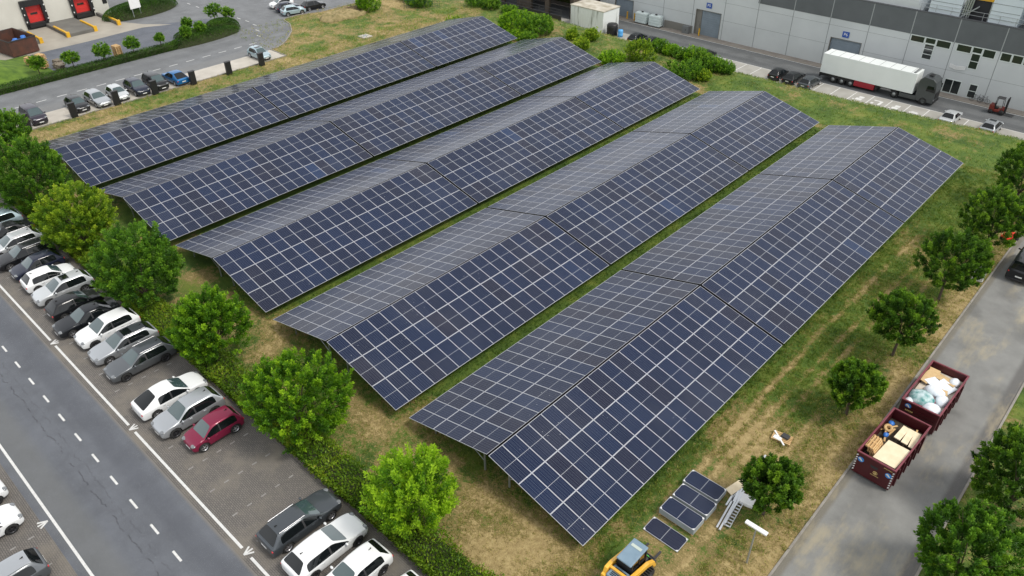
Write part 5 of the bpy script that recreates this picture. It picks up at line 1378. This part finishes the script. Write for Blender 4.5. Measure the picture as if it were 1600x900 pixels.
# loose modules have chamfered cell corners: white corner pieces
cm = MB()
for sx in (-1,1):
    for sy in (-1,1):
        x, y = sx*(.565-.028), sy*(1.14-.028); cm.add([(x,y,-.002),(x-sx*.13,y,-.002),(x,y-sy*.13,-.002)], [(0,1,2) if sx*sy > 0 else (0,2,1)])
ME_corner = cm.mesh('corner_sheet', [M_white])
M_pack = mat('stack_edges', srgb(168,176,178), .5, .3, c2=srgb(150,158,160), scale=1)
def loose(lab, x, y, z, rz):
    o = obj('solar_module', ME_loose, None, (x, y, z), rz); tag(o, lab, 'solar panel', 'loose solar modules beside the loader'); obj('corner_sheet', ME_corner, o); return o
for k, (lab, x, y, h, lab2) in enumerate((('tall stack of framed solar modules, farthest from the yellow loader', 9.69, 8.33, .52, 'topmost module of the stack farthest from the loader'),('stack of framed solar modules in the middle of three', 9.83, 7.0, .53, 'topmost dark module of the middle stack'),('stack of framed solar modules nearest the single module on the ground', 9.82, 5.68, .53, 'topmost bluish module of the stack nearest the loader'))):
    t = thing('module_stack', lab, 'panel stack', (x, y, 0), R(-90)+R(rnd.uniform(-1,1)), 'stacks of solar modules')
    m = MB(); z = .13
    n_ = int((h-.13)/.04)
    for q in range(n_): d = .0 if q % 2 else .006; m.b(-.565+d,.565-d,-1.14+d,1.14-d,z,z+.037); z += .04
    m.build('frames', M_pack, t)
    obj('base_pallet', pallet_mesh(1.1, 2.2, 10) if k == 0 else bpy.data.meshes['stack_pallet'], t) if k else None
    if k == 0:
        pm_ = pallet_mesh(1.1, 2.2, 10); pm_.name = 'stack_pallet'; obj('base_pallet', pm_, t)
    loose(lab2, x, y, z+.04, t.rotation_euler.z)
loose('single solar module lying on the ground beside the yellow loader', 9.75, 4.22, .06, R(-90))
# aluminium rails and cable tray
M_alu = mat('aluminium', (.66,.68,.70), .35, .6, c2=(.56,.58,.60), scale=2)
ra = R(97)
for k, (x, y, z, L, a, lab) in enumerate(((11.35,8.6,.08,4.2,98,'long white metal rail at the left of the rail pile'),(11.55,8.5,.16,4.2,98.5,'second long white rail of the pile, beside the cable tray'),(11.65,8.75,.24,3.6,97,'white rail on top of the pile'),(11.2,11.0,.08,4.6,93,'thin rail reaching out behind the small tree'),(11.3,9.4,.14,1.4,101,'short white rail beside the pale board'),(11.15,9.0,.06,1.5,96,'short rail at the foot of the pale board'))):
    o = MB().box((0,0,0),(L,.11,.07)).build('metal_rail', M_alu, None, (x,y,z), bev=.008); o.rotation_euler = (0,0,R(a)); tag(o, lab, 'rail', 'white metal rails by the small tree')
t = thing('cable_tray', 'perforated white metal cable tray lying beside the rails', 'cable tray', (11.85, 8.3, .12), R(98))
m = MB()
for y in (-.17,.17): m.b(-1.4,1.4,y-.02,y+.02,0,.09)
x = -1.38
while x < 1.4: m.b(x,x+.09,-.15,.15,.01,.03); x += .24
m.build('tray', M_alu, t)
o = MB().box((0,0,0),(.5,1.5,.05)).build('board', M_ply, None, (11.05,9.85,.2)); o.rotation_euler = (R(4),R(6),R(-14)); tag(o, 'pale board lying at the top of the rail pile beside the small tree', 'board')
o = MB().box((0,0,0),(.9,.7,.25)).build('carton', M_white, None, (11.95,9.3,.14), bev=.02); o.rotation_euler = (0,0,R(10)); tag(o, 'white carton beside the cable tray, half under the small tree', 'carton')
# lamp post
t = thing('lamp_post', 'thin grey lamp post with a flat white T-shaped head on the verge', 'lamp post', (14.0, 5.65, 0))
MB().tube((0,0,-.1),(0,0,2.95),.055,10,r2=.04).build('pole', M_steel, t)
m = MB(); m.b(-.62,.62,-.13,.13,2.95,3.06); m.build('lamp_head', M_white, t, bev=.03)
# pallet with odds and ends
t = thing('pallet', 'small pallet lying alone in the grass with scraps on it', 'pallet', (11.15, 15.3, .02), R(10)); obj('deck', ME_pal, t)
o = MB().box((0,0,0),(.5,.4,.12)).build('black_bag', M_dark, None, (11.3,15.45,.24), bev=.04); tag(o, 'dark folded plastic on the small pallet in the grass', 'plastic')
o = MB().box((0,0,0),(1.3,.10,.05)).build('white_profile', M_white, None, (11.05,15.1,.20)); o.rotation_euler = (0,0,R(-38)); tag(o, 'white strip lying across the small pallet in the grass', 'strip')
o = MB().box((0,0,0),(.5,.3,.05)).build('white_sheet', M_white, None, (10.95,15.05,.18)); tag(o, 'white sheet under the strip on the small pallet', 'sheet')
# verge items by the van
t = thing('metal_crate', 'silver mesh crate on the verge behind the black van', 'crate', (14.6, 43.0, 0), R(5))
m = MB(); m.b(-.45,.45,-.8,.8,0,.12); m.b(-.4,.4,-.75,.75,.12,.75); m.build('body', mat('light_film', srgb(206,206,200), .5, c2=srgb(150,150,146), scale=3), t, bev=.03); m = MB()
for y in (-.8,-.4,0,.4,.8): m.b(-.47,-.45,y-.02,y+.02,.1,.9); m.b(.45,.47,y-.02,y+.02,.1,.9)
m.build('bars', M_steel, t)
M_kr = mat('cart_red', srgb(214,60,40), .45)
t = thing('hand_cart', 'red hand cart on the verge ahead of the black van', 'cart', (14.75, 51.0, 0), R(60))
m = MB(); m.b(-.7,.7,-.35,.35,.3,.38); m.tube((-.7,-.3,.38),(-1.0,-.3,1.0),.03,6); m.tube((-.7,.3,.38),(-1.0,.3,1.0),.03,6); m.tube((-1.0,-.3,1.0),(-1.0,.3,1.0),.03,6); m.b(-.6,.6,-.3,.3,.38,.55); m.build('frame', M_kr, t)
for x in (-.5,.5):
    for y in (-.36,.36): q = MB(); q.lathe((x,y,.16),[(0,-.05),(.16,-.05),(.16,.05),(0,.05)],'Y',14); q.build('wheel', M_rubber, t)
t = thing('mini_excavator', 'small orange machine at the right photo edge beyond the red cart', 'machine', (15.0, 55.2, 0), R(20))
m = MB(); m.b(-.6,.6,-.5,.5,.45,1.2); m.build('body', M_kr, t, bev=.08); m = MB(); m.b(-.8,.8,-.65,-.3,0,.42); m.b(-.8,.8,.3,.65,0,.42); m.build('track', M_rubber, t, bev=.1); m = MB(); m.tube((.5,0,.8),(1.4,0,1.7),.1,8); m.tube((1.4,0,1.7),(1.9,0,.5),.08,8); m.build('boom', M_kr, t)
m = MB(); m.b(-.5,.4,-.4,.4,1.2,1.26+.0); m.b(-.5,.4,-.4,.4,2.0,2.08)
for x in (-.45,.35):
    for y in (-.36,.36): m.tube((x,y,1.2),(x,y,2.0),.03,6)
m.build('canopy', M_white, t)

# ---------------------------------------------------------------- yellow track loader
t = thing('skid_loader', 'yellow compact track loader with a grey-blue cab roof at the bottom edge', 'loader', (9.82, .68, 0), R(90))
M_ly = mat('loader_yellow', srgb(240,186,64), .4, c2=srgb(216,160,50), scale=2.5, amt=.6, coat=.4)
M_lroof = mat('cab_roof_grey', srgb(120,142,158), .5, c2=srgb(106,128,144), scale=2.5, amt=.5)
m = MB(); m.b(-1.35,1.0,-.45,.45,.35,1.0); m.build('chassis', M_dark, t, bev=.04)
m = MB(); m.b(-1.55,-.75,-.52,.52,.75,1.45); m.build('engine_hood', M_lroof, t, bev=.08)
m = MB()
for k in range(6): m.b(-1.45+.1*k,-1.40+.1*k,-.35,.35,1.452,1.47)
m.build('hood_grille', M_black, t)
for s in (-1,1):
    tr = MB(); prof = [(-1.25,.12),(-1.05,0),(.75,0),(1.0,.15),(1.0,.42),(.8,.58),(-1.0,.66),(-1.28,.45)]
    n = len(prof); a, b_ = s*.52, s*.92
    tr.add([(x,a,z) for x,z in prof]+[(x,b_,z) for x,z in prof], [tuple(range(n)), tuple(range(n,2*n))[::-1]]+[(i,i+n,(i+1)%n+n,(i+1)%n) for i in range(n)])
    q = tr.build('track', M_rubber, t, bev=.03)
    lg = MB()
    for k in range(12): x = -1.0+k*.165; lg.b(x,x+.06,min(a,b_)+.01,max(a,b_)-.01,.585+.006*(11-k),.675+.006*(11-k))
    lg.build('lug', M_rubber, q)
    w_ = MB()
    for x in (-.75,-.1,.55): w_.lathe((x,s*.93,.3),[(0,-.02),(.17,-.02),(.17,.03),(0,.03)],'Y',14)
    w_.build('roller', M_dark, q)
    ar = MB(); yy = s*.66
    pts = [(-1.5,1.25),(-1.35,1.62),(-.9,1.66),(.55,1.28),(1.15,.85),(1.35,.35),(1.15,.3),(.95,.72),(.45,1.0),(-.9,1.32),(-1.2,1.1)]
    n = len(pts)
    a, b_ = yy-.10, yy+.10
    ar.add([(x,a,z) for x,z in pts]+[(x,b_,z) for x,z in pts], [tuple(range(n)), tuple(range(n,2*n))[::-1]]+[(i,i+n,(i+1)%n+n,(i+1)%n) for i in range(n)])
    ar.build('lift_arm', M_ly, t, bev=.02)
    f_ = MB(); f_.b(-1.5,.6,min(s*.5,s*.56),max(s*.5,s*.56),.7,1.15); f_.b(-1.62,-1.2,min(s*.5,s*.76),max(s*.5,s*.76),.8,1.3); f_.build('side_panel', M_ly, t, bev=.02)
m = MB(); m.b(-1.15,-1.0,-.66,.66,1.42,1.56); m.build('arm_crossbar', M_ly, t, bev=.02)
m = MB()
for x in (-.62,.62):
    for y in (-.44,.44): m.b(x-.04,x+.04,y-.04,y+.04,.95,2.0)
for y in (-.44,.44):
    m.b(-.62,.62,y-.02,y+.02,1.38,1.44); m.b(-.03,.03,y-.025,y+.025,.98,2.0)
m.b(-.66,-.58,-.4,.4,1.0,2.0)
m.build('cab_frame', M_black, t)
for s in (-1,1): MB().b(-.56,.56,min(s*.425,s*.435),max(s*.425,s*.435),1.0,1.98).build('side_window', M_glass, t)
m = MB(); m.b(-.80,.80,-.46,.46,2.0,2.12); m.build('cab_roof', M_lroof, t, bev=.05)
m = MB(); m.b(.28,.46,-.30,.32,2.123,2.14); m.build('roof_vent', mat('vent_pale', srgb(176,186,176), .6), t)
m = MB(); m.b(1.2,1.32,-.75,.75,.2,.75); m.build('coupler', M_dark, t, bev=.02)
m = MB(); m.b(1.16,1.2,-.35,-.05,.76,.86); m.build('hydraulic_coupling', mat('green_cap', srgb(90,190,80), .5), t)
for s in (-.4,.4): MB().b(1.3,2.35,s-.06,s+.06,.1,.15).build('fork', M_dark, t)
m = MB(); m.b(1.3,1.36,-.6,.6,.1,.8); m.build('fork_carriage', M_dark, t)
MB().b(-.3,.25,-.25,.25,.95,1.2).build('seat', M_black, t, bev=.04)
# rubble mound and bits at the top
t = thing('rubble_mound', 'mound of pale earth and brushwood on the grass beside the side road corner', 'mound', (-85.6, 53.8, 0))
rg = random.Random(3); m = MB(); m.ell((0,0,-.05),(2.1,4.6,1.15),40,18); m.v = [(v[0]*(1+.35*fn(v[0],v[1],.6,3)), v[1]*(1+.2*fn(v[0],v[1],.5,8)), v[2]*(1+.75*fn(v[0],v[1],.7,5)) + .12*fn(v[0],v[1],2.2,6)) for v in m.v]; m.build('earth', mat('pale_earth', srgb(160,142,104), .95, c2=srgb(104,98,60), scale=2, bump=.5), t)
P=[];Dd=[];L_=[];T_=[]; rs = np.random.RandomState(9)
for k in range(1400):
    y = rs.uniform(-1.5,4.2); x = rs.normal()*.8; P.append((x,y,max(.1,1.25-abs(x)*.7-abs(y-1.6)*.12))); v = rs.normal(size=3); v[2] = abs(v[2])*.5; Dd.append(v/np.linalg.norm(v)); L_.append(rs.uniform(.2,.6)); T_.append(rs.uniform(.2,1))
obj('brushwood', leaves_mesh('brushwood', (np.array(P),np.array(Dd),np.array(L_),np.array(L_)*.14,np.array(T_),rs), leaf_mat('dead_brush', [srgb(60,54,44),srgb(96,84,66),srgb(130,112,88)], .1)), t)
t = thing('manhole', 'pale concrete manhole slab lying in the grass behind the outermost row', 'manhole', (-74.5, 49.3, 0)); MB().b(-.8,.8,-.8,.8,-.05,.10).build('slab', M_conc, t); MB().lathe((0,0,.10), [(0,.02),(.4,.02),(.42,0)], 'Z', 16).build('lid', M_steel, t)
t = thing('mesh_fence', 'short green mesh fence in bushes at the top edge', 'fence', (-79.8, 65.6, 0), R(55)); m = MB()
for k in range(16): m.tube((-3+k*.4,0,0),(-3+k*.4,0,1.7),.02,5)
for z in (.1,.5,.9,1.3,1.7): m.tube((-3,0,z),(3,0,z),.018,5)
m.build('mesh_panel', mat('fence_green', srgb(30,84,60), .5), t)
